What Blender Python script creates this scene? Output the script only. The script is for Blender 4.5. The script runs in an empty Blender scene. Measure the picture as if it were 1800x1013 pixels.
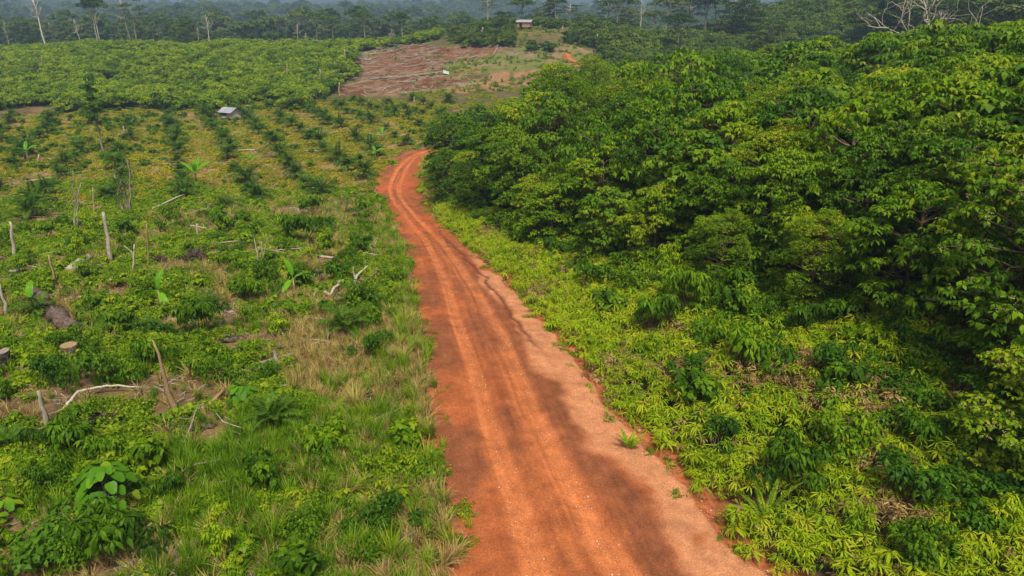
import bpy, math, random
import numpy as np
from math import radians, pi, tan, cos, sin, atan
rng = np.random.default_rng(11)
random.seed(11)
sc = bpy.context.scene
COL = sc.collection

# ---------------------------------------------------------------- camera
CAMZ, PITCH, F, CX, CY = 16.0, radians(21.4), 1216.0, 900.0, 506.5
cam = bpy.data.objects.new('camera', bpy.data.cameras.new('camera')); COL.objects.link(cam)
cam.data.sensor_width = 36; cam.data.lens = 36 * F / 1800
cam.data.clip_start = .1; cam.data.clip_end = 8000
cam.location = (0, 0, CAMZ); cam.rotation_euler = (pi / 2 - PITCH, 0, 0)
sc.camera = cam
# ---------------------------------------------------------------- sky, sun, exposure
SUN_EL, SUN_AZ = radians(60), radians(168)         # azimuth from +Y, clockwise
w = bpy.data.worlds.new('World'); sc.world = w; w.use_nodes = True
nt = w.node_tree; bg = nt.nodes['Background']
sky = nt.nodes.new('ShaderNodeTexSky'); sky.sky_type = 'NISHITA'; sky.sun_disc = False
sky.sun_elevation = SUN_EL; sky.sun_rotation = SUN_AZ; sky.dust_density = 6; sky.air_density = 1.0; sky.ozone_density = .6
hs = nt.nodes.new('ShaderNodeHueSaturation'); hs.inputs['Saturation'].default_value = .35      # veiled, nearly white sky
nt.links.new(sky.outputs[0], hs.inputs['Color']); nt.links.new(hs.outputs[0], bg.inputs[0]); bg.inputs[1].default_value = .062
sun = bpy.data.objects.new('sun', bpy.data.lights.new('sun', 'SUN')); COL.objects.link(sun)
sun.data.energy = 3.4; sun.data.angle = radians(14); sun.data.color = (1, .91, .74)
sun.rotation_euler = (pi / 2 - SUN_EL, 0, pi - SUN_AZ)
sun.location = (0, 0, 60)
vs = sc.view_settings; vs.view_transform = 'Standard'; vs.look = 'None'; vs.gamma = 1; vs.exposure = 0.52
sc.cycles.max_bounces = 6; sc.cycles.diffuse_bounces = 3; sc.cycles.glossy_bounces = 2; sc.cycles.transmission_bounces = 4
sc.cycles.volume_bounces = 1; sc.cycles.transparent_max_bounces = 4

# ---------------------------------------------------------------- maths
def S(a, b, x):
    t = np.clip((np.asarray(x, float) - a) / (b - a), 0, 1); return t * t * (3 - 2 * t)
_P = np.random.default_rng(5).random((256, 256))
def vn(x, y):
    x = np.asarray(x, float); y = np.asarray(y, float)
    i = np.floor(x).astype(int); j = np.floor(y).astype(int); fx = x - i; fy = y - j
    fx = fx * fx * (3 - 2 * fx); fy = fy * fy * (3 - 2 * fy)
    g = lambda a, b: _P[a & 255, b & 255]
    return (g(i, j) * (1 - fx) + g(i + 1, j) * fx) * (1 - fy) + (g(i, j + 1) * (1 - fx) + g(i + 1, j + 1) * fx) * fy
def fbm(x, y, s, o=4):
    r = 0; a = .5
    for k in range(o):
        r = r + a * (vn(x / s * 2 ** k + 17.3 * k, y / s * 2 ** k + 9.1 * k) - .5); a *= .5
    return r * 2
def ray(px, py):
    dx = (px - CX) / F; dy = (CY - py) / F
    return np.array([dx, cos(PITCH) + dy * sin(PITCH), -sin(PITCH) + dy * cos(PITCH)])
def proj(x, y, z):
    d = y * cos(PITCH) - (z - CAMZ) * sin(PITCH); u = y * sin(PITCH) + (z - CAMZ) * cos(PITCH)
    return CX + F * x / d, CY - F * u / d, d

# ---------------------------------------------------------------- terrain height
_ye = np.array([-60, 15, 22, 33, 45, 60, 80, 95, 120, 150, 200, 300.])
_xe = np.array([22, 8.5, 6, 2.8, -1, -6, -12, -14, -8, 5, 25, 60.])
def xedge(y): return np.interp(y, _ye, _xe)
def Hs(x, y):                                        # the large shape
    x = np.asarray(x, float); y = np.asarray(y, float)
    z = -5.5 * S(20, 95, y)
    bank = x - xedge(y)
    z = z + 4.6 * S(.5, 24, bank) * (1 - S(130, 190, y))
    z = z + 8.9 * S(178, 292, y) * (1 - S(305, 440, y)) * (1 - S(20, 110, x)) * (1 - .25 * S(-120, -250, x))
    z = z + 9.5 * np.exp(-((x - 4) / 40) ** 2 - ((y - 312) / 52) ** 2)
    z = z + 30 * np.exp(-((x - 185) / 95) ** 2 - ((y - 345) / 100) ** 2)
    z = z + 13 * np.exp(-((x - 290) / 120) ** 2 - ((y - 300) / 100) ** 2)
    z = z - 16 * S(440, 560, y)
    far = 16 * S(600, 950, y) * (.7 + .8 * vn(x / 260 + 3.3, y / 300)) + 23 * S(1000, 1900, y) * (.66 + .42 * vn(x / 420 + 8.1, y / 900))
    z = z + far + S(500, 900, y) * fbm(x, y, 160, 3) * 22
    return z
def Hn(x, y):
    away = S(1.0, 9, np.abs(x - xedge(y) + 4) - 4)
    return fbm(x, y, 26, 3) * 1.5 * away + fbm(x, y, 5, 2) * .35 * away * (1 - S(150, 400, y))
def H(x, y): return Hs(x, y) + Hn(x, y)
_T = 6 * 1.006 ** np.arange(1030)
def at(px, py):
    d = ray(px, py); P = _T[:, None] * d; zz = CAMZ + P[:, 2] - H(P[:, 0], P[:, 1])
    k = np.argmax(zz < 0)
    if zz[k] >= 0: k = len(_T) - 1
    a, b = _T[max(k - 1, 0)], _T[k]
    for _ in range(18):
        m = (a + b) / 2; p = m * d
        if CAMZ + p[2] < H(p[0], p[1]): b = m
        else: a = m
    p = b * d; return np.array([p[0], p[1], CAMZ + p[2]])
def height_px(p, py_top):                            # how tall a thing at p must be to reach row py_top
    d = ray(0, py_top); return CAMZ + d[2] / d[1] * p[1] - p[2]
def world_poly(pts): return np.array([at(a, b)[:2] for a, b in pts])
def inside(poly, x, y):
    r = np.zeros(np.shape(x), bool); n = len(poly)
    for i in range(n):
        x1, y1 = poly[i]; x2, y2 = poly[(i + 1) % n]
        c = ((y1 > y) != (y2 > y)) & (x < (x2 - x1) * (y - y1) / (y2 - y1 + 1e-12) + x1)
        r ^= c
    return r

# ---------------------------------------------------------------- road edges (world, as functions of y)
LE = [(795,1060),(797,1013),(800,900),(785,850),(765,760),(762,720),(760,680),(755,640),(745,600),(735,560),(728,520),(722,480),(715,450),(705,420),(692,400),(680,370),(664,348),(662,330),(678,300),(702,280),(735,264)]
RE = [(1440,1060),(1370,1013),(1290,960),(1240,910),(1200,850),(1160,800),(1120,760),(1080,720),(1040,670),(1000,625),(975,592),(945,560),(920,530),(880,490),(855,466),(835,448),(810,425),(785,402),(760,380),(745,360),(735,325),(738,300),(745,275)]
def edge(pts):
    a = np.array([at(*p)[:2] for p in pts]); return a[np.argsort(a[:, 1])]
_l = edge(LE); _r = edge(RE)
_l = np.vstack([[_l[0, 0] - 1.5, -40], _l, [[-9, 128], [-1, 142], [13, 160], [30, 185], [38, 215], [33, 245], [28, 262]]])
_r = np.vstack([[_r[0, 0] + 6, -40], _r, [[-3, 126], [5, 138], [20, 158], [38, 184], [43, 215], [37, 245], [30.5, 262]]])
_l = _l[np.argsort(_l[:, 1])]; _r = _r[np.argsort(_r[:, 1])]
def xl(y): return np.interp(y, _l[:, 1], _l[:, 0]) + (fbm(0 * y + 3, y, 1.6, 3)) * .55
def xr(y): return np.interp(y, _r[:, 1], _r[:, 0]) + (fbm(0 * y + 43, y, 1.8, 3)) * .5
def on_road(x, y, m=0.0):
    return (x > xl(y) - m) & (x < xr(y) + m) & (y < 262)

# ---------------------------------------------------------------- mesh builder
class MB:
    def __init__(s): s.v = []; s.f = []; s.t = []; s.n = 0
    def add(s, v, f, mat=0, tint=.5):
        v = np.asarray(v, float).reshape(-1, 3); f = np.asarray(f, int)
        s.v.append(v); s.t.append(np.broadcast_to(np.asarray(tint, float), (len(v),)).copy())
        s.f.append((f + s.n, mat)); s.n += len(v)
    def mesh(s, name, mats, smooth=False):
        me = bpy.data.meshes.new(name); V = np.vstack(s.v).astype(np.float32)
        tot = []; idx = []; mi = []
        for f, m in s.f:
            tot.append(np.full(len(f), f.shape[1])); idx.append(f.ravel()); mi.append(np.full(len(f), m))
        tot = np.concatenate(tot).astype(np.int32); idx = np.concatenate(idx).astype(np.int32); mi = np.concatenate(mi).astype(np.int32)
        me.vertices.add(len(V)); me.vertices.foreach_set('co', V.ravel())
        me.loops.add(len(idx)); me.loops.foreach_set('vertex_index', idx)
        me.polygons.add(len(tot)); st = np.concatenate([[0], np.cumsum(tot)[:-1]]).astype(np.int32)
        me.polygons.foreach_set('loop_start', st); me.polygons.foreach_set('loop_total', tot)
        me.polygons.foreach_set('material_index', mi)
        me.polygons.foreach_set('use_smooth', np.full(len(tot), smooth))
        a = me.attributes.new('tint', 'FLOAT', 'POINT'); a.data.foreach_set('value', np.concatenate(s.t).astype(np.float32))
        for m in mats: me.materials.append(m)
        me.update(calc_edges=True); return me
    # n leaves, each a bent pointed blade; P base, D direction, N leaf normal
    def leaves(s, P, D, N, L, W, droop, tint, mat=0, seg=1, fold=.12):
        n = len(P); L = np.broadcast_to(L, n)[:, None]; W = np.broadcast_to(W, n)[:, None]; dr = np.broadcast_to(droop, n)[:, None]
        D = D / np.linalg.norm(D, axis=1)[:, None]; Sd = np.cross(D, N); Sd /= np.linalg.norm(Sd, axis=1)[:, None] + 1e-9
        N = np.cross(Sd, D)
        tn = np.broadcast_to(tint, n)
        if seg == 1:
            m = P + D * L * .48 - N * L * dr * .15
            v = np.stack([P, m + Sd * W / 2 + N * W * fold, m - Sd * W / 2 + N * W * fold, P + D * L * (1 - dr * .25) - N * L * dr], 1)
            b = np.arange(n)[:, None] * 4
            s.add(v.reshape(-1, 3), np.vstack([b + [0, 2, 1], b + [1, 2, 3]]), mat, np.repeat(tn, 4))
        else:
            m1 = P + D * L * .3 - N * L * dr * .06; m2 = P + D * L * .68 - N * L * dr * .4
            v = np.stack([P, m1 + Sd * W * .45 + N * W * fold, m1 - Sd * W * .45 + N * W * fold, m2 + Sd * W * .42 + N * W * fold, m2 - Sd * W * .42 + N * W * fold,
                          P + D * L * (1 - dr * .25) - N * L * dr, m1, m2], 1)
            b = np.arange(n)[:, None] * 8
            s.add(v.reshape(-1, 3), np.vstack([b + [0, 6, 1], b + [0, 2, 6], b + [3, 7, 5], b + [7, 4, 5]]), mat, np.repeat(tn, 8))
            s.f.append((np.vstack([b + [1, 6, 7, 3], b + [6, 2, 4, 7]]) + s.n - n * 8, mat))
    def tube(s, P, R, seg=6, mat=0, tint=.5, cap=True, rough=0.0, r=None):
        P = np.asarray(P, float); n = len(P); R = np.broadcast_to(R, n)
        T = np.gradient(P, axis=0); T /= np.linalg.norm(T, axis=1)[:, None] + 1e-9
        ref = np.where(np.abs(T[:, 2:3]) > .9, [[1., 0, 0]], [[0, 0, 1.]])
        A = np.cross(T, ref); A /= np.linalg.norm(A, axis=1)[:, None] + 1e-9; B = np.cross(T, A)
        th = np.arange(seg) * 2 * pi / seg
        RR = R[:, None] * np.ones(seg)
        if rough: RR = RR * (1 + rough * ((r or rng).random((n, seg)) - .5) * 2)
        v = P[:, None, :] + RR[..., None] * (np.cos(th)[None, :, None] * A[:, None, :] + np.sin(th)[None, :, None] * B[:, None, :])
        i = np.arange(n - 1)[:, None] * seg; j = np.arange(seg)[None, :]; k = (j + 1) % seg
        f = np.stack([i + j, i + k, i + seg + k, i + seg + j], -1).reshape(-1, 4)
        s.add(v.reshape(-1, 3), f, mat, tint)
        if cap:
            o = s.n - n * seg
            s.f.append((np.arange(seg)[None, ::-1] + o, mat)); s.f.append((np.arange(seg)[None, :] + o + (n - 1) * seg, mat))
    def box(s, c, d, mat=0, rot=0, tint=.5):
        v = np.array([[x, y, z] for x in (-1, 1) for y in (-1, 1) for z in (-1, 1)], float) * np.array(d) / 2
        ca, sa = cos(rot), sin(rot); v = v @ np.array([[ca, sa, 0], [-sa, ca, 0], [0, 0, 1]]) + np.array(c)
        s.add(v, [[0, 1, 3, 2], [4, 6, 7, 5], [0, 4, 5, 1], [2, 3, 7, 6], [0, 2, 6, 4], [1, 5, 7, 3]], mat, tint)
def azd(a, el): return np.stack([np.cos(a) * np.cos(el), np.sin(a) * np.cos(el), np.sin(el)], -1)

# ---------------------------------------------------------------- materials
def mat_new(name):
    m = bpy.data.materials.new(name); m.use_nodes = True; n = m.node_tree; n.nodes.clear()
    o = n.nodes.new('ShaderNodeOutputMaterial'); return m, n, o
def ramp(n, cols):
    r = n.nodes.new('ShaderNodeValToRGB'); e = r.color_ramp.elements
    while len(e) < len(cols): e.new(.5)
    for k, (p, c) in enumerate(cols): e[k].position = p; e[k].color = (*c, 1)
    return r
def leafmat(name, cols, trans=.3, rough=.5, orand=.35, spec=.12):
    m, n, o = mat_new(name); N = n.nodes; Lk = n.links
    a = N.new('ShaderNodeAttribute'); a.attribute_name = 'tint'
    oi = N.new('ShaderNodeObjectInfo')
    m1 = N.new('ShaderNodeMath'); m1.operation = 'MULTIPLY_ADD'; m1.inputs[1].default_value = orand; m1.inputs[2].default_value = -orand / 2
    Lk.new(oi.outputs['Random'], m1.inputs[0])
    m2 = N.new('ShaderNodeMath'); m2.operation = 'ADD'; Lk.new(a.outputs['Fac'], m2.inputs[0]); Lk.new(m1.outputs[0], m2.inputs[1])
    r = ramp(n, cols); Lk.new(m2.outputs[0], r.inputs[0])
    p = N.new('ShaderNodeBsdfPrincipled'); p.inputs['Roughness'].default_value = rough; p.inputs['Specular IOR Level'].default_value = spec
    Lk.new(r.outputs[0], p.inputs['Base Color'])
    t = N.new('ShaderNodeBsdfTranslucent'); g = N.new('ShaderNodeMixRGB'); g.blend_type = 'MULTIPLY'; g.inputs[0].default_value = 1
    g.inputs[2].default_value = (1.25, 1.35, .55, 1); Lk.new(r.outputs[0], g.inputs[1]); Lk.new(g.outputs[0], t.inputs[0])
    x = N.new('ShaderNodeMixShader'); x.inputs[0].default_value = trans
    Lk.new(p.outputs[0], x.inputs[1]); Lk.new(t.outputs[0], x.inputs[2]); Lk.new(x.outputs[0], o.inputs[0])
    return m
def surfmat(name, c1, c2, scale=8, rough=.9, stretch=(1, 1, 1), bump=.3, orand=.3, c3=None):
    m, n, o = mat_new(name); N = n.nodes; Lk = n.links
    tc = N.new('ShaderNodeTexCoord'); mp = N.new('ShaderNodeMapping'); mp.inputs['Scale'].default_value = stretch
    Lk.new(tc.outputs['Object'], mp.inputs[0])
    no = N.new('ShaderNodeTexNoise'); no.inputs['Scale'].default_value = scale; no.inputs['Detail'].default_value = 6; no.inputs['Roughness'].default_value = .65
    Lk.new(mp.outputs[0], no.inputs[0])
    oi = N.new('ShaderNodeObjectInfo'); m1 = N.new('ShaderNodeMath'); m1.operation = 'MULTIPLY_ADD'
    m1.inputs[1].default_value = orand; Lk.new(oi.outputs['Random'], m1.inputs[0]); 
    m0 = N.new('ShaderNodeMath'); m0.operation = 'SUBTRACT'; m0.inputs[1].default_value = orand / 2
    Lk.new(no.outputs[0], m0.inputs[0]); Lk.new(m0.outputs[0], m1.inputs[2])
    cols = [(.3, c1), (.7, c2)] if c3 is None else [(.3, c1), (.55, c2), (.8, c3)]
    r = ramp(n, cols); Lk.new(m1.outputs[0], r.inputs[0])
    p = N.new('ShaderNodeBsdfPrincipled'); p.inputs['Roughness'].default_value = rough; p.inputs['Specular IOR Level'].default_value = .2
    Lk.new(r.outputs[0], p.inputs['Base Color'])
    if bump:
        b = N.new('ShaderNodeBump'); b.inputs['Strength'].default_value = bump; b.inputs['Distance'].default_value = .05
        Lk.new(no.outputs[0], b.inputs['Height']); Lk.new(b.outputs[0], p.inputs['Normal'])
    Lk.new(p.outputs[0], o.inputs[0]); return m
M = {}
G = lambda *c: [(i / (len(c) - 1), x) for i, x in enumerate(c)]
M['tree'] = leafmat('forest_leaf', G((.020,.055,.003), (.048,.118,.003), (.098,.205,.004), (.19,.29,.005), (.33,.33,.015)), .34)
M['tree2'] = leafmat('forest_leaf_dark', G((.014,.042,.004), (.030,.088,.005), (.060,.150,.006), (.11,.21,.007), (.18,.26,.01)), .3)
M['fern'] = leafmat('fern_leaf', G((.035,.080,.004), (.10,.20,.005), (.20,.32,.006), (.32,.40,.008), (.40,.36,.03)), .32)
M['grass'] = leafmat('grass_blade', G((.03,.08,.004), (.07,.17,.005), (.14,.27,.006), (.24,.35,.012), (.36,.36,.06)), .3)
M['dry'] = leafmat('dry_blade', G((.12,.07,.03), (.26,.17,.07), (.42,.30,.12), (.38,.35,.09), (.24,.28,.03)), .2)
M['weed'] = leafmat('weed_leaf', G((.020,.05,.003), (.045,.11,.003), (.10,.20,.004), (.21,.30,.006), (.34,.33,.02)), .3)
M['cover'] = leafmat('creeper_leaf', G((.06,.10,.004), (.13,.18,.004), (.25,.27,.005), (.36,.32,.006), (.28,.18,.025)), .25, orand=.8)
M['palm'] = leafmat('palm_leaflet', G((.014,.040,.004), (.032,.080,.006), (.065,.14,.008), (.12,.21,.010)), .2, .4)
M['banana'] = leafmat('banana_leaf', G((.06,.20,.01), (.12,.34,.015), (.22,.42,.02)), .4, .35)
M['bigleaf'] = leafmat('big_round_leaf', G((.035,.10,.006), (.07,.20,.008), (.14,.29,.010), (.26,.32,.02)), .3, .45)
M['scrub'] = leafmat('scrub_leaf', G((.030,.070,.004), (.075,.145,.004), (.15,.245,.005), (.24,.33,.006), (.32,.33,.012)), .3, orand=.6)
M['hillscrub'] = leafmat('hill_scrub_leaf', G((.020,.045,.006), (.050,.095,.009), (.10,.16,.010), (.17,.22,.014)), .25, orand=.6)
M['far'] = leafmat('canopy_leaf', G((.016,.038,.010), (.032,.070,.014), (.060,.115,.020), (.095,.150,.026), (.14,.16,.045)), .2, .7, .6, .1)
M['blossom'] = leafmat('white_petal', G((.6,.6,.5), (.8,.8,.72)), .2)
M['cream'] = leafmat('cream_petal', G((.30,.22,.09), (.50,.40,.20)), .2)
M['bark'] = surfmat('pale_bark', (.16,.13,.10), (.42,.38,.30), 2.5, stretch=(4, 4, .7))
M['palebark'] = surfmat('pale_trunk', (.20,.18,.14), (.50,.46,.39), 2.5, stretch=(4, 4, .7))
M['darkbark'] = surfmat('dark_trunk', (.04,.035,.028), (.10,.085,.065), 3)
M['bark2'] = surfmat('brown_bark', (.07,.05,.035), (.20,.15,.10), 3, stretch=(4, 4, 1))
M['char'] = surfmat('charred_root', (.012,.010,.009), (.07,.05,.038), 9, bump=.8)
M['dead'] = surfmat('weathered_wood', (.18,.145,.115), (.46,.40,.33), 5, stretch=(3, 3, 1))
M['post'] = surfmat('split_post_wood', (.20,.13,.07), (.42,.29,.17), 6, stretch=(4, 4, .8))
M['burnt'] = surfmat('charred_wood', (.012,.011,.010), (.10,.08,.06), 6, c3=(.3, .26, .2))
M['logbark'] = surfmat('log_bark', (.05,.035,.028), (.24,.17,.14), 7, stretch=(1, 1, 1), bump=.8)
M['cut'] = surfmat('cut_wood', (.10,.075,.045), (.30,.22,.12), 10)
M['roof'] = surfmat('zinc_sheet', (.20,.21,.25), (.33,.35,.41), 1.2, .45, orand=.05, bump=.05)
M['board'] = surfmat('pale_boards', (.34,.29,.24), (.55,.49,.42), 3, stretch=(1, 1, 6), orand=.05)
M['board2'] = surfmat('brown_boards', (.30,.14,.08), (.50,.26,.16), 3, stretch=(1, 1, 6), orand=.05)
M['shadewood'] = surfmat('dark_boards', (.05,.035,.025), (.12,.09,.06), 3, orand=.05)
M['stone'] = surfmat('pebble', (.30,.16,.09), (.66,.54,.44), 3, orand=1.0)
M['tarp'] = surfmat('mint_sheet', (.22,.36,.29), (.40,.52,.45), 2, orand=.1)
M['tarp2'] = surfmat('orange_sheet', (.6,.2,.08), (.75,.3,.14), 2, orand=.1)

# ---------------------------------------------------------------- object helpers
def link(o, parent=None):
    COL.objects.link(o)
    if parent is not None: o.parent = parent
    return o
def obj(name, me, parent=None): return link(bpy.data.objects.new(name, me), parent)
def tag(o, label=None, cat=None, group=None, kind=None):
    if label: o['label'] = label
    if cat: o['category'] = cat
    if group: o['group'] = group
    if kind: o['kind'] = kind
    return o
def empty(name, loc=(0, 0, 0), rz=0, s=1):
    o = bpy.data.objects.new(name, None); o.empty_display_size = .3; link(o); o.location = loc; o.rotation_euler = (0, 0, rz); o.scale = (s, s, s) if np.isscalar(s) else s
    return o
def copy_tree(o, parent=None):
    c = o.copy(); COL.objects.link(c); c.parent = parent
    for ch in o.children: copy_tree(ch, c)
    return c
_gn = {}
def scatter(name, protos, P, scl, label, cat=None, rotz=None, tilt=.12, idx=None, zs=None):
    """ONE stuff object: a point mesh whose vertices carry instances of the given plant meshes"""
    P = np.asarray(P, np.float32); n = len(P)
    me = bpy.data.meshes.new(name); me.vertices.add(n); me.vertices.foreach_set('co', P.ravel())
    rot = np.zeros((n, 3), np.float32); rot[:, :2] = rng.normal(0, tilt, (n, 2)); rot[:, 2] = rng.random(n) * 6.283 if rotz is None else rotz
    s3 = np.repeat(np.asarray(scl, np.float32).reshape(-1, 1) * np.ones((n, 1), np.float32), 3, 1)
    s3[:, 2] *= rng.uniform(.8, 1.2, n) if zs is None else zs
    idx = rng.integers(0, len(protos), n) if idx is None else idx
    me.attributes.new('rot', 'FLOAT_VECTOR', 'POINT').data.foreach_set('vector', rot.ravel())
    me.attributes.new('scl', 'FLOAT_VECTOR', 'POINT').data.foreach_set('vector', s3.astype(np.float32).ravel())
    me.attributes.new('idx', 'INT', 'POINT').data.foreach_set('value', np.asarray(idx, np.int32))
    o = obj(name, me); tag(o, label, cat, kind='stuff')
    c = bpy.data.collections.new(name + '_kinds')
    for k, pm in enumerate(protos): c.objects.link(bpy.data.objects.new('%s_kind_%02d' % (name, k), pm))
    g = bpy.data.node_groups.new(name + '_nodes', 'GeometryNodeTree')
    g.interface.new_socket('Geometry', in_out='INPUT', socket_type='NodeSocketGeometry'); g.interface.new_socket('Geometry', in_out='OUTPUT', socket_type='NodeSocketGeometry')
    gi = g.nodes.new('NodeGroupInput'); go = g.nodes.new('NodeGroupOutput')
    ip = g.nodes.new('GeometryNodeInstanceOnPoints'); ci = g.nodes.new('GeometryNodeCollectionInfo')
    ci.inputs['Collection'].default_value = c; ci.inputs['Separate Children'].default_value = True; ci.inputs['Reset Children'].default_value = True
    def na(nm, t):
        a = g.nodes.new('GeometryNodeInputNamedAttribute'); a.data_type = t; a.inputs['Name'].default_value = nm; return a.outputs['Attribute']
    e = g.nodes.new('FunctionNodeEulerToRotation')
    g.links.new(na('rot', 'FLOAT_VECTOR'), e.inputs[0]); g.links.new(e.outputs[0], ip.inputs['Rotation'])
    g.links.new(na('scl', 'FLOAT_VECTOR'), ip.inputs['Scale']); g.links.new(na('idx', 'INT'), ip.inputs['Instance Index'])
    ip.inputs['Pick Instance'].default_value = True
    g.links.new(gi.outputs[0], ip.inputs['Points']); g.links.new(ci.outputs[0], ip.inputs['Instance']); g.links.new(ip.outputs[0], go.inputs[0])
    md = o.modifiers.new('scatter', 'NODES'); md.node_group = g
    return o
def sample(x0, x1, y0, y1, dens, cond=None, pad=3.0):
    """random points on the ground inside what the photograph's surroundings could show"""
    n = int((x1 - x0) * (y1 - y0) * dens); x = rng.uniform(x0, x1, n); y = rng.uniform(y0, y1, n)
    k = np.abs(x) < .78 * y * 1.03 + 4 + pad
    if cond is not None: k &= cond(x, y)
    x = x[k]; y = y[k]; return np.stack([x, y, H(x, y)], 1)
ORD = ['first','second','third','fourth','fifth','sixth','seventh','eighth','ninth','tenth','eleventh','twelfth','thirteenth','fourteenth','fifteenth','sixteenth','seventeenth','eighteenth','nineteenth','twentieth']
def ordn(k):
    if k < 20: return ORD[k]
    t, u = divmod(k + 1, 10); T = ['', '', 'twenty', 'thirty', 'forty', 'fifty', 'sixty', 'seventy', 'eighty', 'ninety'][t]
    return T + '-' + ORD[u - 1] if u else {20: 'twentieth', 30: 'thirtieth', 40: 'fortieth', 50: 'fiftieth', 60: 'sixtieth', 70: 'seventieth', 80: 'eightieth', 90: 'ninetieth'}[k + 1]

# ================================================================ THE SETTING
_pp = [at(1040,119), at(1018,111), at(1001,105), at(996,100), at(1000,94)]
for q in _pp:
    if q[1] > max(_l[-4, 1], 200) : pass
_cy = np.array([q[1] for q in _pp]); _cx = np.array([q[0] for q in _pp]); _k = np.argsort(_cy); _cy = _cy[_k]; _cx = _cx[_k]
YEND = float(_cy[-1])
_l = np.vstack([_l[_l[:, 1] < 190], np.stack([_cx - 1.3, _cy], 1)[_cy > 191]]); _r = np.vstack([_r[_r[:, 1] < 190], np.stack([_cx + 1.3, _cy], 1)[_cy > 191]])
def on_road(x, y, m=0.0): return (x > xl(y) - m) & (x < xr(y) + m) & (y < YEND)

R_BROWN = world_poly([(596,166),(622,130),(622,92),(690,82),(800,80),(905,84),(950,92),(850,102),(782,112),(786,130),(870,127),(830,150),(770,160),(650,172)])
R_TAN = world_poly([(640,168),(770,158),(830,140),(880,126),(945,121),(1000,112),(1075,104),(1080,122),(1010,140),(900,156),(790,166)])
R_OPEN = world_poly([(780,112),(850,100),(905,84),(1000,78),(1060,100),(1000,120),(860,130),(786,132)])
R_PALM = world_poly([(-80,225),(0,208),(330,182),(560,176),(640,176),(790,176),(770,250),(700,268),(655,322),(600,352),(400,368),(300,350),(120,400),(-60,390)])
R_TANMID = world_poly([(200,395),(380,365),(640,345),(700,400),(690,420),(560,385),(400,400),(260,410)])
R_RED = world_poly([(690,840),(680,800),(790,770),(830,1000),(810,1040),(770,1000),(770,880)])
def build_ground():
    az = np.concatenate([np.arange(-180, -56, 4.), np.arange(-56, 56, .29), np.arange(56, 180.1, 4.)])
    az = np.radians(az); rr = np.concatenate([[0.5, 4, 8], 11 * 1.0105 ** np.arange(525)]); rr = rr[rr < 2650]
    A, Rr = np.meshgrid(az, rr); x = np.sin(A) * Rr; y = np.cos(A) * Rr; x = x.ravel(); y = y.ravel()
    z = H(x, y) + (1 - S(100, 200, y)) * fbm(x, y, .9, 2) * .07
    le, re = xl(y), xr(y); wd = re - le
    inr = (x > le + .05 * wd) & (x < re - .05 * wd) & (y < YEND) & (y > -40); z = z - inr * .3
    n = len(az); m = len(rr); i = np.arange(m - 1)[:, None] * n; j = np.arange(n - 1)[None, :]
    f = np.stack([i + j, i + n + j, i + n + j + 1, i + j + 1], -1).reshape(-1, 4)
    mb = MB(); mb.add(np.stack([x, y, z], 1), f)
    # soil and litter colours by place
    c = np.zeros((len(x), 3))
    nz = fbm(x, y, 7, 4) + .5; nz2 = fbm(x + 60, y, 2.4, 3) + .5
    def mix(c, col, k): k = np.clip(k, 0, 1)[:, None]; return c * (1 - k) + np.array(col) * k
    c = mix(c, (.055, .045, .022), np.ones(len(x)))
    left = x < xedge(y) - 2
    c = mix(c, (.16, .105, .055), left * S(.35, .6, nz)); c = mix(c, (.24, .14, .08), left * S(.6, .8, nz2) * .8)
    pk = inside(R_PALM, x, y); c = mix(c, (.15, .125, .028), pk * .9); c = mix(c, (.27, .17, .085), pk * S(.52, .72, nz2)); 
    c = mix(c, (.25, .16, .10), inside(R_TANMID, x, y) * .7)
    hill = (y > 180) & ~pk; c = mix(c, (.10, .085, .035), hill * 1.); c = mix(c, (.030, .050, .014), hill * ((x < -62) | (x > 45) | (y > 335)) * 1.)
    br = inside(R_BROWN, x + 7 * fbm(x, y, 9, 3), y + 10 * fbm(x + 50, y, 9, 3)); nz3 = fbm(x + 9, y + 4, 1.7, 3) + .5; c = mix(c, (.155, .072, .038), br * 1.); c = mix(c, (.115, .046, .026), br * S(.45, .62, nz)); c = mix(c, (.19, .125, .078), br * S(.55, .75, nz3))
    op = inside(R_OPEN, x, y); c = mix(c, (.13, .14, .04), op * 1.); c = mix(c, (.21, .145, .085), op * S(.5, .7, nz))
    tn = inside(R_TAN, x, y); c = mix(c, (.27, .145, .080), tn * S(.2, .5, nz2)); c = mix(c, (.17, .16, .05), tn * S(.5, .7, nz))
    hh = np.exp(-((x - 8) / 34) ** 2 - ((y - 300) / 34) ** 2); c = mix(c, (.12, .11, .035), S(.3, .7, hh) * S(.2, .5, nz)); c = mix(c, (.20, .125, .075), S(.4, .8, hh) * S(.55, .7, nz2))
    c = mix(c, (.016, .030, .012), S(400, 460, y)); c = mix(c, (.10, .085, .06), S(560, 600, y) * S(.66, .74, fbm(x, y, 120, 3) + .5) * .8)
    dl = np.maximum(le - x, x - re); c = mix(c, (.33, .105, .045), (1 - S(.15, 1.5 + .8 * nz2, dl)) * (y < YEND) * (y < 130))
    c = mix(c, (.30, .11, .05), inside(R_RED, x, y) * S(.3, .5, nz2))
    mat, nn, o = mat_new('ground_soil'); N = nn.nodes; Lk = nn.links
    a = N.new('ShaderNodeAttribute'); a.attribute_name = 'soil'
    tc = N.new('ShaderNodeTexCoord')
    n1 = N.new('ShaderNodeTexNoise'); n1.inputs['Scale'].default_value = 3.0; n1.inputs['Detail'].default_value = 8; n1.inputs['Roughness'].default_value = .75; Lk.new(tc.outputs['Object'], n1.inputs[0])
    n2 = N.new('ShaderNodeTexNoise'); n2.inputs['Scale'].default_value = .35; n2.inputs['Detail'].default_value = 5; Lk.new(tc.outputs['Object'], n2.inputs[0])
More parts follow.
